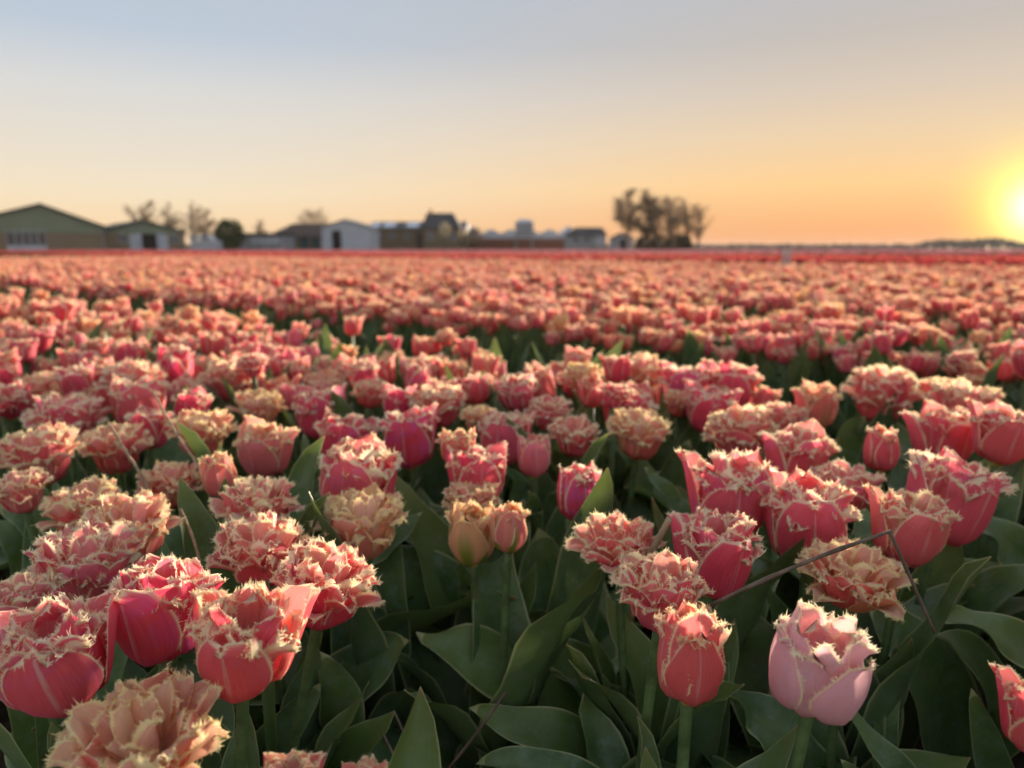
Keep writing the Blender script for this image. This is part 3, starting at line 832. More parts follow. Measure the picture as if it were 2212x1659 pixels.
# big leaves of the foreground, each a part of the plant it grows from
# (tip height, half width px, [(x, y) from base to tip], depth steps away from the tip, facing yaw, fold, wave)
BIG = [
    (.315, 92, [(1035, 1440), (985, 1330), (890, 1240), (782, 1196)], (.06, .03, .01), -.4, .12, .006),
    (.27, 78, [(1280, 1600), (1150, 1480), (1010, 1410), (898, 1364)], (.03, .0, -.02), .1, .15, .010),
    (.335, 118, [(1275, 1500), (1225, 1400), (1180, 1275), (1163, 1140)], (.05, .03, .01), .2, .30, .003),
    (.285, 52, [(1330, 1530), (1260, 1450), (1170, 1390), (1080, 1313)], (.05, .02, .0), .0, .2, .010),
    (.25, 36, [(1500, 1720), (1410, 1590), (1290, 1500), (1166, 1440)], (.0, -.02, -.01), .3, .3, .010),
    (.235, 56, [(1310, 1660), (1230, 1600), (1120, 1566), (1012, 1530)], (.03, .01, .0), .0, .3, .004),
    (.27, 84, [(700, 1600), (735, 1500), (810, 1425), (885, 1385)], (.06, .04, .01), .2, .1, .006),
    (.315, 30, [(630, 1640), (640, 1540), (662, 1430), (697, 1324)], (.02, .01, .0), .5, .5, .003),
    (.26, 48, [(545, 1720), (575, 1630), (640, 1550), (692, 1476)], (.02, .0, .0), .2, .35, .003),
    (.29, 62, [(735, 1700), (748, 1610), (735, 1500), (690, 1408)], (.05, .03, .01), -.3, .2, .004),
    (.30, 34, [(330, 1560), (300, 1490), (252, 1430), (205, 1375)], (.02, .0, .0), -.2, .3, .003),
    (.285, 40, [(560, 1640), (500, 1530), (415, 1450), (318, 1418)], (.03, .01, .0), .1, .35, .008),
    (.30, 100, [(2070, 1680), (2030, 1540), (1965, 1400), (1872, 1308)], (.06, .03, .0), .1, .35, .004),
    (.29, 30, [(1905, 1720), (1905, 1610), (1922, 1490), (1938, 1382)], (.01, .0, .0), .3, .45, .003),
    (.325, 56, [(1545, 1540), (1560, 1430), (1590, 1320), (1622, 1214)], (.04, .02, .0), -.1, .4, .003),
    (.32, 66, [(1720, 1500), (1708, 1410), (1680, 1330), (1640, 1255)], (.06, .04, .02), .3, .25, .004),
    (.255, 70, [(1790, 1760), (1720, 1640), (1640, 1540), (1540, 1492)], (.03, .01, .02), .0, .2, .010),
    (.30, 58, [(1420, 1700), (1395, 1570), (1365, 1440), (1328, 1325)], (.06, .04, .02), .2, .25, .010),
    (.34, 64, [(2000, 1345), (2015, 1290), (2045, 1225), (2076, 1165)], (.04, .02, .01), .0, .35, .003),
    (.25, 42, [(2175, 1740), (2150, 1660), (2125, 1570), (2098, 1486)], (.02, .01, .0), -.2, .35, .003),
    (.29, 28, [(2225, 1520), (2215, 1460), (2200, 1400), (2188, 1342)], (.02, .01, .0), .0, .4, .003),
    (.27, 34, [(2010, 1780), (1945, 1670), (1868, 1580), (1784, 1478)], (-.01, -.02, -.01), .4, .35, .004),
    (.345, 62, [(170, 1280), (130, 1190), (70, 1120), (-8, 1086)], (.05, .03, .01), -.2, .15, .008),
    (.325, 40, [(80, 1290), (60, 1220), (25, 1160), (-15, 1120)], (.03, .02, .0), .0, .3, .004),
    (.335, 56, [(440, 1250), (425, 1200), (375, 1150), (322, 1160)], (.04, .02, .0), .0, .1, .004),
    (.345, 24, [(450, 1260), (452, 1220), (460, 1175), (471, 1128)], (.02, .01, .0), .2, .4, .002),
    (.365, 38, [(790, 1225), (820, 1185), (865, 1145), (914, 1104)], (-.02, -.03, -.02), -.1, .3, .003),
    (.345, 27, [(960, 1250), (950, 1205), (930, 1160), (906, 1114)], (.02, .01, .0), .2, .4, .003),
    (.355, 34, [(720, 1160), (695, 1120), (655, 1085), (604, 1062)], (.03, .01, .0), .1, .25, .003),
    (.365, 50, [(1460, 1150), (1425, 1090), (1372, 1010), (1308, 944)], (.05, .03, .01), .2, .35, .006),
    (.365, 28, [(1475, 1130), (1455, 1090), (1425, 1045), (1390, 1008)], (.02, .01, .0), .3, .35, .004),
    (.365, 44, [(1450, 1090), (1455, 1050), (1470, 1000), (1490, 950)], (.06, .04, .02), -.2, .25, .003),
    (.355, 32, [(255, 1120), (250, 1085), (252, 1045), (264, 1004)], (.02, .01, .0), .1, .35, .002),
    (.225, 30, [(925, 1760), (930, 1700), (935, 1645), (943, 1588)], (.02, .01, .0), .1, .35, .002),
    (.215, 52, [(1330, 1780), (1240, 1690), (1140, 1650), (1028, 1652)], (.02, .0, .0), .1, .3, .006),
    (.27, 68, [(120, 1740), (105, 1640), (70, 1540), (12, 1455)], (.05, .03, .01), .2, .2, .005),
    (.28, 44, [(560, 1700), (545, 1620), (530, 1540), (490, 1470)], (.08, .06, .04), .2, .25, .005),
    (.325, 20, [(772, 1330), (776, 1280), (786, 1230), (804, 1178)], (.02, .01, .0), .1, .4, .002),
    (.32, 60, [(2260, 1470), (2190, 1390), (2110, 1345), (2020, 1335)], (.05, .03, .01), .0, .2, .008),
    (.225, 40, [(1880, 1780), (1860, 1720), (1840, 1680), (1815, 1640)], (.02, .01, .0), .0, .35, .003),
    (.33, 13, [(1048, 1340), (1050, 1310), (1048, 1270), (1046, 1230)], (.02, .01, .0), .0, .3, .001),
    (.33, 22, [(1010, 1300), (1008, 1270), (1000, 1240), (988, 1214)], (.03, .02, .01), .0, .3, .002),
    (.375, 30, [(1255, 1230), (1250, 1170), (1242, 1100), (1231, 1034)], (-.03, -.03, -.02), .1, .4, .003),
    (.36, 34, [(2005, 1105), (2040, 1075), (2085, 1060), (2130, 1050)], (.05, .04, .03), .0, .3, .003),
    (.36, 40, [(1990, 1000), (1950, 960), (1920, 930), (1895, 905)], (.07, .06, .04), .0, .2, .003),
    (.375, 34, [(1840, 1010), (1835, 965), (1845, 925), (1870, 900)], (.06, .05, .03), .0, .2, .003),
    (.385, 30, [(1880, 1190), (1872, 1155), (1868, 1125), (1866, 1098)], (-.04, -.03, -.02), .1, .35, .002),
    (.33, 60, [(2240, 1260), (2200, 1200), (2150, 1150), (2080, 1125)], (.03, .02, .01), .0, .3, .008),
    (.30, 70, [(2160, 1560), (2140, 1480), (2090, 1410), (2010, 1370)], (.08, .06, .04), .0, .25, .008),
    (.33, 50, [(700, 1110), (740, 1120), (850, 1075), (905, 1085)], (.06, .05, .03), .0, .15, .004),
    (.385, 18, [(565, 1290), (560, 1270), (556, 1250), (553, 1236)], (-.03, -.02, -.02), .1, .4, .001),
    (.385, 20, [(700, 1030), (672, 1010), (662, 975), (657, 935)], (-.02, -.02, -.01), .1, .4, .002),
    (.36, 34, [(1130, 1110), (1120, 1065), (1105, 1030), (1070, 1012)], (.06, .05, .03), .1, .3, .003),
    (.35, 30, [(1180, 1180), (1190, 1120), (1198, 1070), (1202, 1040)], (.06, .05, .03), .1, .3, .003),
    (.35, 24, [(1150, 1130), (1150, 1105), (1148, 1080), (1140, 1060)], (.03, .02, .01), .1, .3, .003),
    (.385, 26, [(480, 880), (470, 850), (455, 830), (436, 815)], (-.01, -.01, -.01), .1, .3, .002),
    (.385, 32, [(165, 870), (155, 850), (145, 835), (130, 830)], (-.01, -.01, -.01), .1, .3, .002),
]
bgn = random.Random(9)
for n_, (zt, hw, pts, steps, yaw, fold, wave) in enumerate(BIG):
    tip = at_z(*pts[-1], zt)
    d0 = to_px(tip)[2]
    P = [at_depth(*p, d0 + st) for p, st in zip(pts, (*steps, 0))]
    for p in P:
        p.z = max(p.z, 0.015)
    midp = P[1]
    best = min(HERO, key=lambda h: (h[1] - Vector((P[0].x, P[0].y, 0))).length)
    t, root = best[0], best[1]
    # run the blade down to the foot of its plant
    foot_ = root + (Vector((P[0].x, P[0].y, 0)) - root).normalized() * 0.012 + Vector((0, 0, 0.02))
    if P[0].z > 0.05 and (foot_ - P[0]).length < 0.45:
        P = [foot_ * 0.35 + P[0] * 0.65 - Vector((0, 0, P[0].z * 0.2))] + P
        P = [foot_] + P if (foot_ - P[0]).length > 0.06 else P
    view = (Vector((0, 0, CAMZ)) - midp).normalized()
    nh = (view * 0.75 + Vector((math.sin(yaw), 0, 0.55 * math.cos(yaw)))).normalized()
    wid = hw / FPX * d0
    V, F, A = leaf_geo([tuple(p - root) for p in P], wid, tuple(nh), fold, wave, bgn.uniform(-.35, .35), 300 + n_, 9, 26, 0.30)
    link('leaf', mesh('leaf', V, F, [M['leaf']], dict(pc=A)), t)

# ------------------------------------------------------------------ the rest of the bed: single plants, then the mass
fg = random.Random(77)
MIDV = []
for i in range(24):
    kd = 'DCCDCCCSDCDCDCCCDCSDCDCC'[i]
    V, F, A, LL = bloom_mesh(kd, MID, 500 + i, 0.0, 0.0, None)
    MIDV.append((kd, mesh('flower_head', V, F, [M['petal']], dict(pc=A, lay=LL))))
V, F = tube([(0, 0, -.01), (.004, .002, .16), (0, 0, .345)], (.0046, .0046, .005), 6)
STEM_ME = mesh('stem', V, F, [M['stem']])


def hue_pick(g):
    r = g.random()
    if r < .58:
        return g.uniform(.08, .3), 'pink'
    if r < .88:
        return g.uniform(.32, .55), 'salmon'
    return g.uniform(.6, .85), 'yellow-cream'


cand = []
sp = 0.088
for a in range(int(-1.2 / sp), int(FIELD_END / sp)):
    for b in range(int(-30 / sp), int(14 / sp)):
        off = a * sp + fg.uniform(-.04, .04)
        al = b * sp + fg.uniform(-.045, .045)
        if any(p0 < off < p1 for p0, p1 in PATHS) or off > FIELD_END:
            continue
        p = NRM * off + ALONG * al
        if p.y < -0.6 or abs(p.x) > 1.2 + 0.85 * max(p.y, 0):
            continue
        if off < PATHS[0][0] and fg.random() < .16:
            continue
        if p.y > 3 and fg.random() < min(0.6, (p.y - 3) * 0.07):
            continue                               # thinner where nobody can tell
        cand.append(p)
single, mass = [], []
for p in cand:
    z = 0.40 + fg.gauss(0, .026)
    dpt = p.y * CP + (CAMZ - z) * SP
    inframe = False
    if dpt > 0.1:
        px, py, d = to_px((p.x, p.y, z))
        mg = 60 + 190 / max(d, .3)
        inframe = -mg < px < 2212 + mg and py < 1740 + mg
        if inframe and (py > 868 or not -60 < px < 2272):
            continue
        if inframe and any((h[2].xy - p.xy).length < 0.062 for h in HERO):
            continue
    if not inframe and (p.length < 0.55 or p.dot(NRM) < 0.15 or p.y < 0.3):
        continue
    if inframe:
        single.append((d, px, py, p, z))
    else:
        mass.append((p, z))
single.sort(key=lambda q: q[0])
n_single = 300 - len(HERO)
for q in single[n_single:]:
    mass.append((q[3], q[4]))
single = single[:n_single]
COLUMNS = [(60, 'large barn'), (313, 'smaller barn'), (440, 'van'), (496, 'round bush'), (560, 'low shed'), (642, 'brown-roofed house'), (748, 'white shed'),
           (850, 'long brick barn'), (952, 'steep-roofed house'), (1060, 'greenhouse'), (1132, 'silo'), (1200, 'greenhouse right half'), (1266, 'cottage'),
           (1345, 'outbuilding'), (1430, 'tall bare trees'), (1560, 'right end of bare trees'), (1691, 'marker stake'), (1830, 'horizon right of stake'),
           (1980, 'horizon left of sun'), (2140, 'setting sun')]
SHAPE = dict(S='closed', C='cup-shaped', D='ruffled', O='wide-open')
used = {}
for d, px, py, p, z in single:
    kd, me = MIDV[fg.randrange(len(MIDV))]
    hue, cname = hue_pick(fg)
    t = link('fringed_tulip', None)
    t.location = p
    bed = 'near bed' if p.dot(NRM) < PATHS[0][0] else 'second bed' if p.dot(NRM) < PATHS[1][0] else 'third bed'
    col_ = min(COLUMNS, key=lambda q: abs(q[0] - px))[1]
    key = (cname, SHAPE[kd], bed, col_)
    used[key] = used.get(key, 0) + 1
    rank = ['nearest', 'second nearest', 'third nearest', 'fourth nearest', 'fifth nearest', 'sixth nearest', 'seventh nearest', 'eighth nearest', 'ninth nearest', 'tenth nearest', 'eleventh nearest', 'twelfth nearest', 'thirteenth nearest', 'fourteenth nearest'][min(13, used[key] - 1)]
    tag(t, f'{cname} {SHAPE[kd]} tulip in the {bed}, {rank} below the {col_}', 'tulip', 'fringed tulips farther back in the beds')
    s = (fg.uniform(.054, .076) if kd != 'S' else fg.uniform(.046, .056)) / NORMW[kd][0]
    link('stem', STEM_ME, t, Matrix.Diagonal((1, 1, (z - .02) / .345, 1)))
    h = link('flower_head', me, t, Matrix.Translation((0, 0, z - .03)) @ Matrix.Rotation(fg.uniform(-.3, .4), 4, 'X') @ Matrix.Rotation(fg.uniform(-.34, .34), 4, 'Y')
             @ Matrix.Rotation(fg.uniform(0, 6.28), 4, 'Z') @ Matrix.Scale(s, 4))
    h.color = tri_color(hue, fg.uniform(0, .22))
    give_leaves(t, fg, 3, LEAF_MID, (1.0, 1.48))


# plants in the mass: low-detail plants scattered as one uncountable object per planting
def far_plant(i, mat, lod=FAR, kinds='CDCCDS', tall=0.40, leafy=3, size=0.82):
    g = random.Random(900 + i)
    kd = kinds[i % len(kinds)]
    hue, _ = hue_pick(g)
    V, F, A, LL = bloom_mesh(kd, lod, 700 + i, hue, g.uniform(0, .2), None)
    Mx = np.array(Matrix.Rotation(g.uniform(-.2, .3), 3, 'X') @ Matrix.Rotation(g.uniform(-.2, .2), 3, 'Y'))
    V = V @ Mx.T * size + np.array((0, 0, tall - .03))
    VV, FF, AA, LLL, MI = [V], list(F), [A], [LL], [0] * len(F)
    b0 = len(V)
    Vs, Fs = tube([(0, 0, 0), (0, 0, tall - .03)], (.005, .005), 4, False)
    VV.append(np.array(Vs)); FF += [tuple(b0 + x for x in f) for f in Fs]; MI += [2] * len(Fs)
    AA.append(np.zeros((len(Vs), 3))); LLL.append(np.zeros((len(Vs), 3))); b0 += len(Vs)
    for q in range(leafy):
        Vl, Fl, Al = LEAVES[g.randrange(8)][2 if lod == FAR else 1]
        m3 = np.array(Matrix.Rotation(g.uniform(0, 6.28), 3, 'Z') @ Matrix.Scale(g.uniform(.85, 1.15), 3))
        VV.append(Vl @ m3.T); FF += [tuple(b0 + x for x in f) for f in Fl]; MI += [1] * len(Fl)
        AA.append(Al); LLL.append(np.zeros((len(Vl), 3))); b0 += len(Vl)
    me = mesh('tulip_plant', np.vstack(VV), FF, [mat, M['leaf'], M['stem']], dict(pc=np.vstack(AA), lay=np.vstack(LLL)), MI)
    return bpy.data.objects.new('tulip_plant', me)


def scatter(name, pts, protos, label, seed):
    """one mesh of points; geometry nodes set a plant on every point"""
    g = np.random.default_rng(seed)
    col = bpy.data.collections.new(name + '_plants')
    for o in protos:
        o.color = (.5, .5, 0, 1)
        col.objects.link(o)
    me = bpy.data.meshes.new(name)
    me.from_pydata([tuple(p) for p, s in pts], [], [])
    a = me.attributes.new('turn', 'FLOAT_VECTOR', 'POINT')
    rot = np.zeros((len(pts), 3)); rot[:, 2] = g.uniform(0, 6.28, len(pts)); rot[:, :2] = g.normal(0, .08, (len(pts), 2))
    a.data.foreach_set('vector', rot.astype(np.float32).ravel())
    a = me.attributes.new('size', 'FLOAT_VECTOR', 'POINT')
    a.data.foreach_set('vector', np.repeat(np.array([s for p, s in pts])[:, None], 3, 1).astype(np.float32).ravel())
    a = me.attributes.new('pick', 'INT', 'POINT')
    a.data.foreach_set('value', g.integers(0, len(protos), len(pts)).astype(np.int32))
    o = link(name, me)
    o.color = (.5, .5, 0, 1)
    ng = bpy.data.node_groups.new(name, 'GeometryNodeTree')
    ng.interface.new_socket('Geometry', in_out='INPUT', socket_type='NodeSocketGeometry')
    ng.interface.new_socket('Geometry', in_out='OUTPUT', socket_type='NodeSocketGeometry')
    N, Lk = ng.nodes, ng.links
    gi, go = N.new('NodeGroupInput'), N.new('NodeGroupOutput')
    ci = N.new('GeometryNodeCollectionInfo')
    ci.inputs['Collection'].default_value = col
    ci.inputs['Separate Children'].default_value = True
    ci.inputs['Reset Children'].default_value = True
    ip = N.new('GeometryNodeInstanceOnPoints')
    ip.inputs['Pick Instance'].default_value = True

    def named(nm, typ):
        q = N.new('GeometryNodeInputNamedAttribute'); q.data_type = typ
        q.inputs['Name'].default_value = nm
        return next(s for s in q.outputs if s.enabled and s.name == 'Attribute')
    Lk.new(gi.outputs[0], ip.inputs['Points'])
    Lk.new(ci.outputs[0], ip.inputs['Instance'])
    Lk.new(named('pick', 'INT'), ip.inputs['Instance Index'])
    e2r = N.new('FunctionNodeEulerToRotation')
    Lk.new(named('turn', 'FLOAT_VECTOR'), e2r.inputs[0])
    Lk.new(e2r.outputs[0], ip.inputs['Rotation'])
    Lk.new(named('size', 'FLOAT_VECTOR'), ip.inputs['Scale'])
    Lk.new(ip.outputs[0], go.inputs[0])
    md = o.modifiers.new('scatter', 'NODES')
    md.node_group = ng
    return tag(o, label, 'tulips', None, 'stuff')


protos = [far_plant(i, M['petal']) for i in range(20)]
scatter('tulip_field', [((p.x, p.y, 0), z / 0.40 * fg.uniform(.95, 1.05)) for p, z in mass], protos,
        'mass of blurred salmon and pink fringed tulips filling the beds behind', 1)


def strip(name, off0, off1, spacing, mat, label, seed, cap, tall, far=70):
    g = random.Random(seed)
    pts = []
    a = off0
    while a < off1:
        al = -230
        step = spacing
        while al < 70:
            p = NRM * (a + g.uniform(-.4, .4) * spacing) + ALONG * al
            if 2 < p.y < far and abs(p.x) < 2 + .80 * p.y:
                pts.append(((p.x, p.y, 0), g.uniform(.9, 1.12)))
            al += step * g.uniform(.6, 1.4)
        a += spacing
    pr = []
    for i in range(4):
        pr.append(far_plant(40 + i + seed, mat, FAR, 'SCSC', tall, 2, 1.5))
    scatter(name, pts, pr, label, seed)
    return len(pts)


n1 = strip('red_tulip_strip', FIELD_END + 1.3, 31.0, .25, M['petal_red'], 'strip of plain red tulips beyond the fringed ones', 2, 0, .40, 160)
n2 = strip('mauve_tulip_strip', 31.5, 140.0, .72, M['petal_mauve'], 'pale mauve-pink tulip strip farthest toward the farm', 3, 0, .50, 260)
print('singles', len(single), 'mass', len(mass), n1, n2)

# ------------------------------------------------------------------ dry stalks and stake
def stalk(label, pts, r, name='dry_stalk', mat='straw'):
    P = [at_depth(x, y, d) for x, y, d in pts]
    V, F = tube(bez(P, 4 * len(P)) if len(P) > 2 else [P[0], P[0] * .5 + P[1] * .5, P[1]], [r] * (4 * len(P) if len(P) > 2 else 3), 7)
    o = tag(link(name, mesh(name, V, F, [M[mat]])), label, 'stalk')
    return o


stalk('long thin straw stalk slanting over the tulips on the left', [(332, 848, 1.28), (380, 935, 1.12), (432, 1015, 1.02), (470, 1120, 1.0)], .0018)
stalk('straw stalk crossing the salmon ruffled tulip on the left', [(238, 918, 1.12), (275, 980, 1.05), (312, 1040, 1.0), (340, 1120, 1.0)], .0020)
stalk('pale thin straw stalk beside the narrow leaf at left', [(390, 1100, .86), (412, 1150, .84), (432, 1215, .83), (446, 1290, .84)], .0016)
stalk('brown cut stalk standing behind the large shaggy coral tulip', [(1446, 1120, .74), (1425, 1160, .745), (1395, 1215, .76), (1370, 1290, .83), (1350, 1420, .90)], .0034)
RP = [at_depth(x, y, d) for x, y, d in [(1530, 1310, .655), (1645, 1255, .645), (1790, 1195, .645), (1925, 1147, .65)]]
RQ = [at_depth(x, y, d) for x, y, d in [(1922, 1148, .65), (1950, 1205, .65), (1985, 1290, .655), (2030, 1355, .665)]]
reed = tag(link('broken_reed', None), 'broken grey-brown reed bent at a sharp angle over the right tulips', 'reed')
reed.location = (RQ[0].x, RQ[0].y, 0)
RE = RQ[0] + (RQ[2] - RQ[0]) * 1.55
for P_, rr in (([RP[0], RP[1], RP[2], RP[3]], .0019), ([RQ[0], RQ[0].lerp(RE, .33), RQ[0].lerp(RE, .66), RE], .0016)):
    pts = bez(P_, 12)
    V, F = tube([Vector(p) - reed.location for p in pts], [rr * (1 + (.22 if k in (4, 8) else 0) - .02 * k) for k in range(12)], 7)
    link('stalk_piece', mesh('stalk_piece', V, F, [M['dead']]), reed)
stalk('short dead stalk leaning in the dark soil gap at the bottom', [(852, 1540, .78), (880, 1600, .76), (908, 1665, .75)], .0015, mat='dead')
stalk('lower dead stalk leaning beside the other in the soil gap', [(828, 1588, .74), (855, 1640, .72), (885, 1700, .71)], .0015, mat='dead')
stalk('dead twig slanting under the bottom leaf', [(1092, 1496, .70), (1040, 1570, .70), (968, 1662, .72)], .0014, mat='dead')

stk = at_y(1691, 584, 12.6)
sk = tag(link('marker_stake', None), 'white marker stake at the far end of the fringed tulips', 'stake')
sk.location = (stk.x, 12.6, 0)
M['stake'] = simple('stake_paint', (0.50, 0.50, 0.48), 0.6)
hz = at_y(1691, 537, 12.6).z


def box(x0, x1, y0, y1, z0, z1):
    V = [(x0, y0, z0), (x1, y0, z0), (x1, y1, z0), (x0, y1, z0), (x0, y0, z1), (x1, y0, z1), (x1, y1, z1), (x0, y1, z1)]
    F = [(0, 3, 2, 1), (4, 5, 6, 7), (0, 1, 5, 4), (1, 2, 6, 5), (2, 3, 7, 6), (3, 0, 4, 7)]
    return V, F


def part(name, geo, mat, parent, loc=(0, 0, 0)):
    V, F = geo
    o = link(name, mesh(name, V, F, [mat], smooth=False), parent)
    o.location = loc
    return o


def merge(*geos):
    VV, FF = [], []
    for V, F in geos:
        FF += [tuple(x + len(VV) for x in f) for f in F]
        VV += list(V)
    return VV, FF


V, F = tube([(0, 0, -.05), (0, 0, hz - .02), (0, 0, hz)], (.022, .022, .012), 8)
part('post', (V, F), M['stake'], sk)
part('marker_plate', box(.05, .11, -.01, .01, .40, hz - .03), M['stake'], sk)
part('bracket', box(.0, .11, -.016, -.011, hz - .10, hz - .06), M['stake'], sk)

# ------------------------------------------------------------------ farm at the horizon
M['green_clad'] = simple('green_cladding', (0.24, 0.28, 0.19), 0.6, 0.12, 2.0, stretch=(8, 8, .3))
M['tan_brick'] = simple('tan_brick', (0.27, 0.20, 0.13), 0.85, 0.18, 4.0)
M['brown_brick'] = simple('brown_brick', (0.20, 0.145, 0.085), 0.85, 0.2, 3.0)
M['red_brick'] = simple('red_brick', (0.26, 0.11, 0.07), 0.85, 0.2, 3.0)
M['dark_roof'] = simple('dark_roof', (0.060, 0.055, 0.058), 0.7, 0.25, 3.0)
M['brown_roof'] = simple('brown_roof', (0.085, 0.055, 0.042), 0.75, 0.25, 3.0)
M['white_wall'] = simple('white_wall', (0.52, 0.55, 0.60), 0.7, 0.10, 1.5)
M['grey_wall'] = simple('grey_wall', (0.34, 0.34, 0.35), 0.75, 0.15, 1.5)
M['glass'] = simple('window_glass', (0.045, 0.055, 0.075), 0.15, 0.2, 1.0, spec=0.6)
M['greenhouse_glass'] = simple('greenhouse_glass', (0.55, 0.60, 0.68), 0.18, 0.08, 0.8, spec=0.6)
M['black_door'] = simple('dark_opening', (0.012, 0.010, 0.010), 0.9, 0.2, 2.0)
M['teal'] = simple('teal_paint', (0.05, 0.10, 0.09), 0.6, 0.15, 2.0)
M['bark'] = simple('bark', (0.16, 0.11, 0.075), 0.9, 0.3, 6.0)
M['twig'] = simple('twig', (0.34, 0.24, 0.155), 0.9, 0.3, 6.0)
M['cream_bloom'] = simple('cream_blossom', (0.60, 0.52, 0.36), 0.9, 0.2, 6.0)
M['car_paint'] = simple('car_paint', (0.42, 0.45, 0.50), 0.25, 0.05, 2.0, spec=0.6)
M['rubber'] = simple('rubber', (0.02, 0.02, 0.022), 0.8, 0.2, 10.0)
M['chrome'] = simple('lamp_glass', (0.8, 0.78, 0.7), 0.1, 0.05, 5.0, spec=0.8)


def metres(px, D):
    return px / FPX * D


def gable(w0, w1, apex, ze, za, y0, y1, side=0.12):
    """solid with a gabled front between x w0..w1: pentagon drawn back from y0 to y1"""
    A = [(w0, ze), (w1, ze), (apex, za)]
    V = [(x, y0, z) for x, z in A] + [(x, y1, z) for x, z in A]
    F = [(0, 1, 2), (5, 4, 3), (0, 3, 4, 1), (1, 4, 5, 2), (2, 5, 3, 0)]
    return V, F


def roof_pair(w0, w1, apex, ze, za, y0, y1, th=.22, ov=.5):
    """two roof slabs with overhang"""
    out = []
    for xe in (w0, w1):
        d = Vector((xe - apex, ze - za)).normalized()
        xo, zo = xe + d.x * ov, ze + d.y * ov
        V = [(apex, y0 - ov, za + .004), (xo, y0 - ov, zo + .004), (xo, y1 + ov, zo + .004), (apex, y1 + ov, za + .004)]
        V += [(x, y, z + th) for x, y, z in V]
        F = [(0, 1, 2, 3), (7, 6, 5, 4), (0, 4, 5, 1), (1, 5, 6, 2), (2, 6, 7, 3), (3, 7, 4, 0)]
        out.append((V, F))
    return out


class House:
    def __init__(s, name, D, px, label, cat='building', group=None, rz=0.0):
        s.D = D
        s.k = 1.0 if rz == 0 else 0.92
        s.o = tag(link(name, None), label, cat, group)
        p = at_y(px, HOR, D)
        s.x0, s.px = p.x, px
        s.o.location = (p.x, D, 0)
        s.o.rotation_euler.z = rz
    def X(s, px):
        return metres(px - s.px, s.D) * s.k
    def Z(s, py):
        return at_y(s.px, py, s.D).z
    def part(s, name, geo, mat, parent=None):
        return part(name, geo, M[mat], parent or s.o)
    def rect(s, name, x0, x1, y0, y1, mat, dy=-.05, th=.06, parent=None):
        """panel on the front wall given in picture units"""
        return s.part(name, box(s.X(x0), s.X(x1), dy - th, dy, max(0.02, s.Z(y1)), s.Z(y0)), mat, parent)
    def window(s, x0, x1, y0, y1, frame='white_wall', bars=1, sill=True):
        f = s.rect('window', x0, x1, y0, y1, 'glass', -.01, .05)
        X0, X1, Z0, Z1 = s.X(x0), s.X(x1), s.Z(y1), s.Z(y0)
        t = .07
        s.part('window_frame', merge(box(X0 - t, X0, -.12, 0, Z0, Z1), box(X1, X1 + t, -.12, 0, Z0, Z1), box(X0 - t, X1 + t, -.121, 0, Z1, Z1 + t),
                                     box(X0 - t, X1 + t, -.121, 0, Z0 - t, Z0)), frame, f)
        for k in range(bars):
            xb = X0 + (X1 - X0) * (k + 1) / (bars + 1)
            s.part('glazing_bar', box(xb - .05, xb + .05, -.10, -.055, Z0, Z1), frame, f)
        return f


h = House('barn', 100, 95, 'large sage-green gabled barn with tan brick base at far left', rz=R(36))
x0, x1, ze, za = h.X(-72), h.X(225), h.Z(490), h.Z(443)
h.part('wall', box(x0, x1, 0, 30, 0, h.Z(503)), 'tan_brick')
h.part('gable_cladding', merge(box(x0, x1, -.08, 30, h.Z(503), ze), gable(x0, x1, 0, ze, za, -.08, 30)), 'green_clad')
for g_ in roof_pair(x0, x1, 0, ze, za, -.1, 30, .25, .35):
    h.part('roof', g_, 'dark_roof')
h.window(26, 100, 499, 530, bars=4)
h.rect('white_plinth', 24, 102, 531, 541, 'white_wall', -.02, .12)
h.rect('downpipe', 219, 221, 492, 541, 'grey_wall', -.1, .1)

h = House('barn', 112, 313, 'smaller sage-green gabled barn with black open door', rz=R(36))
x0, x1, ze, za = h.X(232), h.X(402), h.Z(501), h.Z(478)
h.part('wall', box(x0, x1, 0, 24, 0, h.Z(505)), 'tan_brick')
h.part('gable_cladding', merge(box(x0, x1, -.08, 24, h.Z(505), ze), gable(x0, x1, 0, ze, za, -.08, 24)), 'green_clad')
for g_ in roof_pair(x0, x1, 0, ze, za, -.1, 24, .25, .3):
    h.part('roof', g_, 'dark_roof')
d = h.rect('door', 308, 339, 505, 541, 'black_door', -.09, .1)
h.rect('door_frame', 300, 307, 503, 541, 'white_wall', -.09, .15, d); h.rect('door_frame', 340, 347, 503, 541, 'white_wall', -.09, .15, d)
h.rect('door_leaf', 282, 299, 506, 541, 'white_wall', -.04, .1, d); h.rect('door_leaf', 348, 364, 506, 541, 'white_wall', -.04, .1, d)
h.window(262, 276, 507, 523, bars=1); h.window(374, 386, 507, 523, bars=1)

h = House('low_shed', 125, 541, 'long low grey-white shed right of the round green bush')
h.part('wall', box(h.X(474), h.X(608), 0, 8, 0, h.Z(509)), 'grey_wall')
h.part('roof', box(h.X(472), h.X(610), -.4, 8.4, h.Z(509) + .004, h.Z(503)), 'dark_roof')
for k in range(4):
    h.rect('white_panel', 545 + k * 15, 557 + k * 15, 511, 527, 'white_wall')
for k in range(3):
    h.window(486 + k * 18, 496 + k * 18, 512, 522)

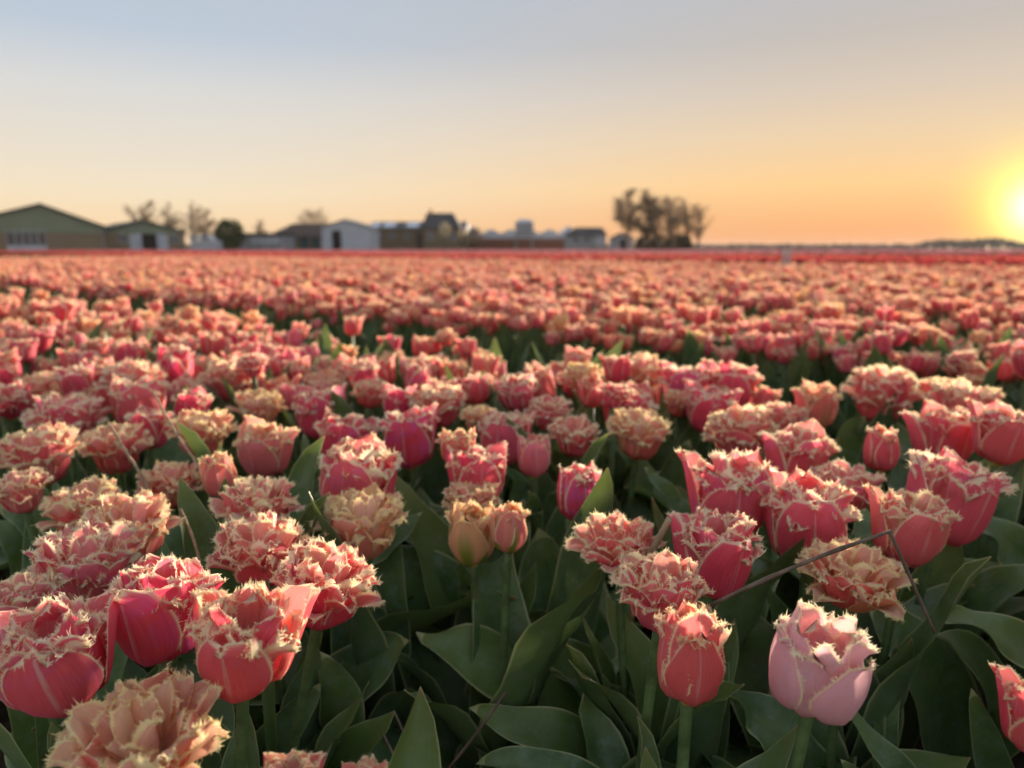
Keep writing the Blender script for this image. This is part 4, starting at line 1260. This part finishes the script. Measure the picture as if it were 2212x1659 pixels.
h = House('brown_roofed_house', 138, 642, 'dark brown-roofed house with teal doors left of the white shed')
x0, x1 = h.X(582), h.X(704)
h.part('wall', box(x0, x1, 0, 10, 0, h.Z(510)), 'brown_brick')
ze, za = h.Z(510), h.Z(481)
V = [(x0 - .3, -.4, ze), (x1 + .3, -.4, ze), (x1 + .3, 10.4, ze), (x0 - .3, 10.4, ze), (x0 + 3.0, 5, za), (x1 - .5, 5, za)]
h.part('roof', (V, [(0, 1, 5, 4), (1, 2, 5), (2, 3, 4, 5), (3, 0, 4), (3, 2, 1, 0)]), 'brown_roof')
for xx in (606, 632, 658, 682):
    d = h.rect('door', xx - 9, xx + 9, 513, 541, 'teal', -.02)
    h.rect('pane', xx - 6, xx + 6, 515, 524, 'glass', -.081, .02, d)

h = House('white_shed', 130, 748, 'white gabled shed with dark doorway')
x0, x1, ze, za = h.X(697), h.X(799), h.Z(492), h.Z(475)
h.part('wall', merge(box(x0, x1, 0, 9, 0, ze), gable(x0, x1, 0, ze, za, 0, 9)), 'white_wall')
for g_ in roof_pair(x0, x1, 0, ze, za, 0, 9, .18, .25):
    h.part('roof', g_, 'grey_wall')
d = h.rect('door', 719, 738, 498, 541, 'black_door', -.01)
h.rect('door_leaf', 708, 718, 498, 541, 'white_wall', -.01, .1, d)

h = House('long_brick_barn', 150, 900, 'long brown brick barn with pale skylights in its dark roof')
x0, x1, ze, za = h.X(799), h.X(1003), h.Z(494), h.Z(476)
h.part('wall', box(x0, x1, 0, 14, 0, ze), 'brown_brick')
V = [(x0 - .3, -.5, ze), (x1 + .3, -.5, ze), (x1 + .3, 14.5, ze), (x0 - .3, 14.5, ze), (x0 - .3, 7, za), (x1 + .3, 7, za)]
rf = h.part('roof', (V, [(0, 1, 5, 4), (1, 2, 5), (2, 3, 4, 5), (3, 0, 4), (3, 2, 1, 0)]), 'dark_roof')
for xx in (792, 826, 876, 915):
    a0, a1 = .18, .80
    X0, X1 = max(x0, h.X(xx)), h.X(xx + 26)
    q = lambda a: (-.5 + 7.5 * a, ze + (za - ze) * a)
    (ya, zz0), (yb, zz1) = q(a0), q(a1)
    V = [(X0, ya, zz0 + .03), (X1, ya, zz0 + .03), (X1, yb, zz1 + .03), (X0, yb, zz1 + .03)]
    V += [(x, y, z + .08) for x, y, z in V]
    part('skylight', (V, [(0, 1, 2, 3), (7, 6, 5, 4), (0, 4, 5, 1), (1, 5, 6, 2), (2, 6, 7, 3), (3, 7, 4, 0)]), M['greenhouse_glass'], rf)
for xx in (820, 850, 880, 940):
    h.window(xx - 5, xx + 5, 505, 516)
d = h.rect('door', 900, 920, 502, 541, 'brown_roof', -.02)

h = House('steep_roofed_house', 146, 952, 'house with tall steep dark roof rising above the brick barn')
x0, x1 = h.X(914), h.X(994)
ze, za = h.Z(494), h.Z(458)
h.part('wall', box(x0, x1, 0, 8, 0, ze), 'brown_brick')
V = [(x0 - .3, -.3, ze), (x1 + .3, -.3, ze), (x1 + .3, 8.3, ze), (x0 - .3, 8.3, ze), (h.X(919), 4, za), (h.X(976), 4, za)]
rf = h.part('roof', (V, [(0, 1, 5, 4), (1, 2, 5), (2, 3, 4, 5), (3, 0, 4), (3, 2, 1, 0)]), 'dark_roof')
part('chimney', box(h.X(925), h.X(930), 3.6, 4.4, za - .5, za + .7), M['red_brick'], rf)
h.window(925, 937, 503, 518); h.window(972, 984, 503, 518)

h = House('greenhouse', 165, 1118, 'white glass greenhouse range with red brick base')
zb = h.Z(515)
h.part('base_wall', box(h.X(1000), h.X(1248), 0, 16, 0, zb), 'red_brick')
n = 6
xs_ = [h.X(1000 + 248 * k / n) for k in range(n + 1)]
for k in range(n):
    xa, xb = xs_[k], xs_[k + 1]
    zr = h.Z(488 if k in (0, 5) else 494)
    f = h.part('glass_roof', merge(gable(xa + .02, xb - .02, (xa + xb) / 2, zb + 1.0, zr, 0, 16), box(xa + .02, xb - .02, 0, 16, zb + .004, zb + 1.0)), 'greenhouse_glass')
    for q in range(4):
        xq = xa + (xb - xa) * (q + .5) / 4
        part('glazing_bar', box(xq - .04, xq + .04, -.08, -.005, zb + .01, zb + .98), M['white_wall'], f)

h = House('feed_silo', 158, 1132, 'square grey silo standing in front of the greenhouse')
x0, x1 = h.X(1113), h.X(1152)
h.part('body', merge(box(x0, x1, 0, 4, h.Z(510), h.Z(480))), 'grey_wall')
V = [(x0, 0, h.Z(480)), (x1, 0, h.Z(480)), (x1, 4, h.Z(480)), (x0, 4, h.Z(480)), (x0 + .9, 1.2, h.Z(473)), (x1 - .9, 1.2, h.Z(473)), (x1 - .9, 2.8, h.Z(473)), (x0 + .9, 2.8, h.Z(473))]
h.part('top', (V, [(0, 1, 5, 4), (1, 2, 6, 5), (2, 3, 7, 6), (3, 0, 4, 7), (4, 5, 6, 7)]), 'white_wall')
for xx in (x0 + .1, x1 - .4):
    for yy in (.1, 3.6):
        h.part('leg', box(xx, xx + .3, yy, yy + .3, 0, h.Z(510) - .004), 'grey_wall')
for k in range(3):
    h.rect('seam', 1113, 1152, 486 + k * 8, 487 + k * 8, 'white_wall', -.002, .05)

h = House('dark_roofed_cottage', 145, 1266, 'low cottage with dark roof and white gable ends left of the tall bare trees')
x0, x1, ze, za = h.X(1226), h.X(1308), h.Z(508), h.Z(490)
h.part('wall', box(x0, x1, 0, 8, 0, ze), 'grey_wall')
V = [(x0 - .3, -.4, ze), (x1 + .3, -.4, ze), (x1 + .3, 8.4, ze), (x0 - .3, 8.4, ze), (x0 + 1.8, 4, za), (x1 - .3, 4, za)]
h.part('roof', (V, [(0, 1, 5, 4), (1, 2, 5), (2, 3, 4, 5), (3, 0, 4), (3, 2, 1, 0)]), 'dark_roof')
h.rect('white_panel', 1285, 1306, 509, 530, 'white_wall')
h.window(1240, 1250, 512, 523); h.window(1262, 1272, 512, 523)

h = House('small_outbuilding', 150, 1345, 'small white-walled outbuilding under the bare trees')
x0, x1, ze, za = h.X(1325), h.X(1368), h.Z(515), h.Z(504)
h.part('wall', merge(box(x0, x1, 0, 6, 0, ze), gable(x0, x1, 0, ze, za, 0, 6)), 'white_wall')
for g_ in roof_pair(x0, x1, 0, ze, za, 0, 6, .15, .25):
    h.part('roof', g_, 'brown_roof')
h.rect('door', 1340, 1350, 516, 541, 'black_door', -.01)

# parked van in front of the shed
h = House('parked_van', 108, 441, 'pale grey van parked between small barn and round bush', 'van')
zr, zb, zg = h.Z(508), h.Z(519), .35
x0, x1 = h.X(413), h.X(470)
prof = [(x0, zg), (x1, zg), (x1, zb - .1), (x1 - .7, zb + .05), (x1 - 1.25, zr - .05), (x1 - 1.5, zr), (x0 + .15, zr), (x0, zr - .2)]
V = [(x, 0, z) for x, z in prof] + [(x, 1.8, z) for x, z in prof]
n = len(prof)
F = [tuple(range(n)), tuple(range(2 * n - 1, n - 1, -1))] + [((k + 1) % n, k, k + n, (k + 1) % n + n) for k in range(n)]
h.part('body', (V, F), 'car_paint')
h.part('side_window', box(x0 + 1.7, x1 - 1.45, -.015, .0, zb + .1, zr - .2), 'glass')
h.part('side_window', box(x0 + .4, x0 + 1.5, -.015, .0, zb + .1, zr - .2), 'glass')
for xx in (x0 + .75, x1 - .8):
    V, F = tube([(xx, -.03, .33), (xx, .2, .33)], (.33, .33), 16)
    wl = h.part('wheel', (V, F), 'rubber')
    V, F = tube([(xx, -.045, .33), (xx, -.028, .33)], (.19, .2), 12)
    h.part('rim', (V, F), 'car_paint', wl)
V, F = tube([(x0 + 1.15, -.10, zb + .15), (x0 + 1.15, -.02, zb + .15)], (.42, .42), 16)
h.part('side_disc', (V, F), 'chrome')


# ------------------------------------------------------------------ trees
def bare_tree(label, px, top, D, spread, seed, trunks=1, group='bare trees around the farm', twigs=420, colour='twig', lean=0.0, droop=0.0):
    g = random.Random(seed)
    o = tag(link('bare_tree', None), label, 'tree', group)
    p = at_y(px, HOR, D)
    o.location = (p.x, D, 0)
    H = at_y(px, top, D).z
    W_ = metres(spread, D) / 2
    TV, TF, LV, LF, CV, CF = [], [], [], [], [], []

    def add(V_, F_, geo):
        V, F = geo
        F_ += [tuple(x + len(V_) for x in f) for f in F]
        V_ += list(V)
    tips = []
    for k in range(trunks):
        bx = (k - (trunks - 1) / 2) * W_ * 1.5 / max(1, trunks)
        pts = [(bx, 0, -.1), (bx + g.uniform(-.1, .1) + lean * H * .3, g.uniform(-.1, .1), H * .35), (bx + g.uniform(-.2, .2) + lean * H * .6, 0, H * .65), (bx + lean * H, 0, H * .88)]
        add(TV, TF, tube(bez(pts, 8), np.linspace(.028 * H, .006 * H, 8), 7))
        sp_ = bez(pts, 20)
        for q in range(max(18, 36 // trunks)):
            wk = W_ / trunks * 1.25 if trunks > 1 else W_
            while True:
                e = Vector((g.uniform(-1, 1), g.uniform(-1, 1), g.uniform(-1, 1)))
                if 0.15 < e.length < 1:
                    break
            e = Vector((bx + lean * H * .6 + e.x * wk, e.y * wk, H * .64 + e.z * H * .36))
            k_ = max(4, min(18, int((e.z / H - g.uniform(.12, .32)) / .88 * 19)))
            st = Vector(sp_[k_])
            ln = (e - st).length
            m_ = st.lerp(e, .5) + Vector((0, 0, -ln * .10))
            add(LV, LF, tube([st, m_, e], (.0065 * H, .0042 * H, .002 * H), 5))
            tips += [st.lerp(e, .45), st.lerp(e, .65), st.lerp(e, .85), e]
    for q in range(int(twigs * 4)):
        st = tips[g.randrange(len(tips))]
        ln = W_ * g.uniform(.12, .36)
        dr = Vector((g.gauss(0, 1), g.gauss(0, 1), g.gauss(.7 - droop, .6))).normalized() * ln
        e = st + dr
        e.z = min(e.z, H * 1.02)
        add(CV, CF, tube([st, st + dr * .5 + Vector((0, 0, ln * .1)), e], (.0019 * H, .0015 * H, .0008 * H), 3, False))
    part('trunk', (TV, TF), M['bark'], o)
    part('limbs', (LV, LF), M['bark'], o)
    part('crown', (CV, CF), M[colour], o)
    return o


bare_tree('tallest pale bare tree behind the smaller green barn', 313, 424, 150, 76, 1, twigs=520)
bare_tree('rounded bare tree second behind the smaller green barn', 372, 436, 152, 64, 2, twigs=420)
bare_tree('slim bare tree right of the rounded one', 418, 431, 155, 58, 3, twigs=380)
bare_tree('low olive-brown bare tree beside the round green bush', 449, 451, 145, 56, 4, twigs=700)
bare_tree('tiny bare tree above the low shed', 562, 466, 175, 34, 5, twigs=300)
bare_tree('faint bare tree behind the brown-roofed house', 678, 441, 185, 80, 6, twigs=420)
bare_tree('leftmost and densest of the tall bare trees at right', 1376, 412, 140, 104, 7, trunks=2, twigs=1700)
bare_tree('second of the tall bare trees at right with straight trunk', 1412, 416, 143, 78, 8, twigs=700)
bare_tree('third of the tall bare trees at right', 1446, 417, 140, 80, 9, twigs=650)
bare_tree('thin bare tree fourth in the tall row at right', 1480, 424, 142, 76, 10, twigs=450)
bare_tree('drooping outermost bare tree at the right end of the tall row', 1508, 433, 141, 66, 11, twigs=260, droop=.9)
bare_tree('reddish-brown bare shrub-tree beside the steep-roofed house', 1028, 490, 140, 50, 12, twigs=900)


def leafy_blob(name, label, cat, px, top, D, width, col, seed, n=1400, group=None, zlow=0.0, trunk=True, leaf=.22):
    """crown of many small leaf faces on a short trunk"""
    g = random.Random(seed)
    o = tag(link(name, None), label, cat, group)
    p = at_y(px, HOR, D)
    o.location = (p.x, D, 0)
    H, W_ = at_y(px, top, D).z, metres(width, D) / 2
    zc = zlow + (H - zlow) / 2
    V, F = [], []
    for k in range(n):
        a, ph = g.uniform(0, 6.28), math.acos(g.uniform(-1, 1))
        r = (.55 + .5 * g.random() ** .5) * (.9 + .12 * math.sin(3 * a + seed) * math.sin(2 * ph))
        c = Vector((W_ * r * math.sin(ph) * math.cos(a), W_ * r * math.sin(ph) * math.sin(a), zc + (H - zlow) / 2 * r * .95 * math.cos(ph)))
        if c.z < 0.05:
            continue
        e = Euler((g.uniform(0, 6), g.uniform(0, 6), g.uniform(0, 6))).to_matrix()
        b0 = len(V)
        s = leaf * g.uniform(.6, 1.4)
        V += [c + e @ Vector(q) for q in ((-s, 0, 0), (0, -s * .5, s * .1), (s, 0, 0), (0, s * .5, s * .1))]
        F.append((b0, b0 + 1, b0 + 2, b0 + 3))
    part('crown', (V, F), M[col], o)
    tv, tf = tube([(0, 0, -.1), (.05, 0, zc * .6), (0, 0, zc)], (.12, .10, .06), 6)
    part('trunk', (tv, tf), M['bark'], o)
    return o


M['bush_leaf'] = simple('bush_leaf', (0.085, 0.095, 0.030), 0.8, 0.3, 1.5)
M['hedge_leaf'] = simple('hedge_leaf', (0.075, 0.060, 0.035), 0.85, 0.3, 1.5)
leafy_blob('round_bush', 'round olive-green bush between bare trees and low shed', 'bush', 496, 470, 120, 66, 'bush_leaf', 1, 2600)
leafy_blob('blossom_tree', 'small cream blossom tree in front of the steep-roofed house', 'tree', 961, 478, 132, 26, 'cream_bloom', 2, 700, zlow=2.3, leaf=.16)
for k, (px, wd, tp) in enumerate(((1392, 44, 507), (1425, 40, 505), (1458, 42, 503), (1480, 30, 506))):
    leafy_blob('hedge_bush', ['leftmost dark brown hedge bush under the tall bare trees', 'second dark brown hedge bush under the tall bare trees',
                              'third dark brown hedge bush under the tall bare trees', 'rightmost dark brown hedge bush under the tall bare trees'][k], 'bush', px, tp, 138, wd, 'hedge_leaf', 10 + k, 900,
               'hedge bushes under the tall bare trees')

# far wood along the horizon
M['far_wood'] = simple('far_wood', (0.10, 0.075, 0.06), 0.95, 0.2, 0.02)
wg = random.Random(4)
V, F = [], []
for k in range(5200):
    px = wg.uniform(-500, 2900)
    D = wg.uniform(560, 760)
    hum = 8 + 4 * math.sin(px * .013) + 3 * math.sin(px * .047 + 1) + (15 if 1980 < px < 2300 else 0) * max(0, math.cos((px - 2140) / 190 * 1.57)) + \
        (-2 if 1500 < px < 1900 else 0)
    top = HOR - hum * wg.random() ** .5
    c = at_y(px, top, D)
    s = wg.uniform(1.2, 2.8)
    e = Euler((wg.uniform(0, 6), wg.uniform(0, 6), wg.uniform(0, 6))).to_matrix()
    c.z = max(c.z - s, s)
    b0 = len(V)
    V += [c + e @ Vector(q) for q in ((-s, 0, 0), (0, -s * .8, 0), (s, 0, 0), (0, s * .8, 0), (0, 0, s), (0, 0, -s))]
    F += [tuple(b0 + x for x in f) for f in ((0, 1, 4), (1, 2, 4), (2, 3, 4), (3, 0, 4), (1, 0, 5), (2, 1, 5), (3, 2, 5), (0, 3, 5))]
tag(link('far_woodland', mesh('far_woodland', V, F, [M['far_wood']], smooth=False)), 'low distant line of trees along the horizon', 'trees', None, 'stuff')

# ------------------------------------------------------------------ evening haze
M['haze'] = bpy.data.materials.new('haze')
M['haze'].use_nodes = True
hn = NT(M['haze'].node_tree)
hn.n.clear()
ho = hn.new('ShaderNodeOutputMaterial')
pv = hn.new('ShaderNodeVolumePrincipled')
pv.inputs['Color'].default_value = (0.93, 0.88, 0.84, 1)
pv.inputs['Density'].default_value = HAZE
pv.inputs['Anisotropy'].default_value = 0.0
hn.l.new(pv.outputs[0], ho.inputs['Volume'])
V, F = box(-4100, 4100, -4100, 4600, -1.1, 17.0)
hz_o = link('haze', mesh('haze', V, F, [M['haze']], smooth=False))
tag(hz_o, 'thin evening haze over the fields', 'haze', None, 'stuff')
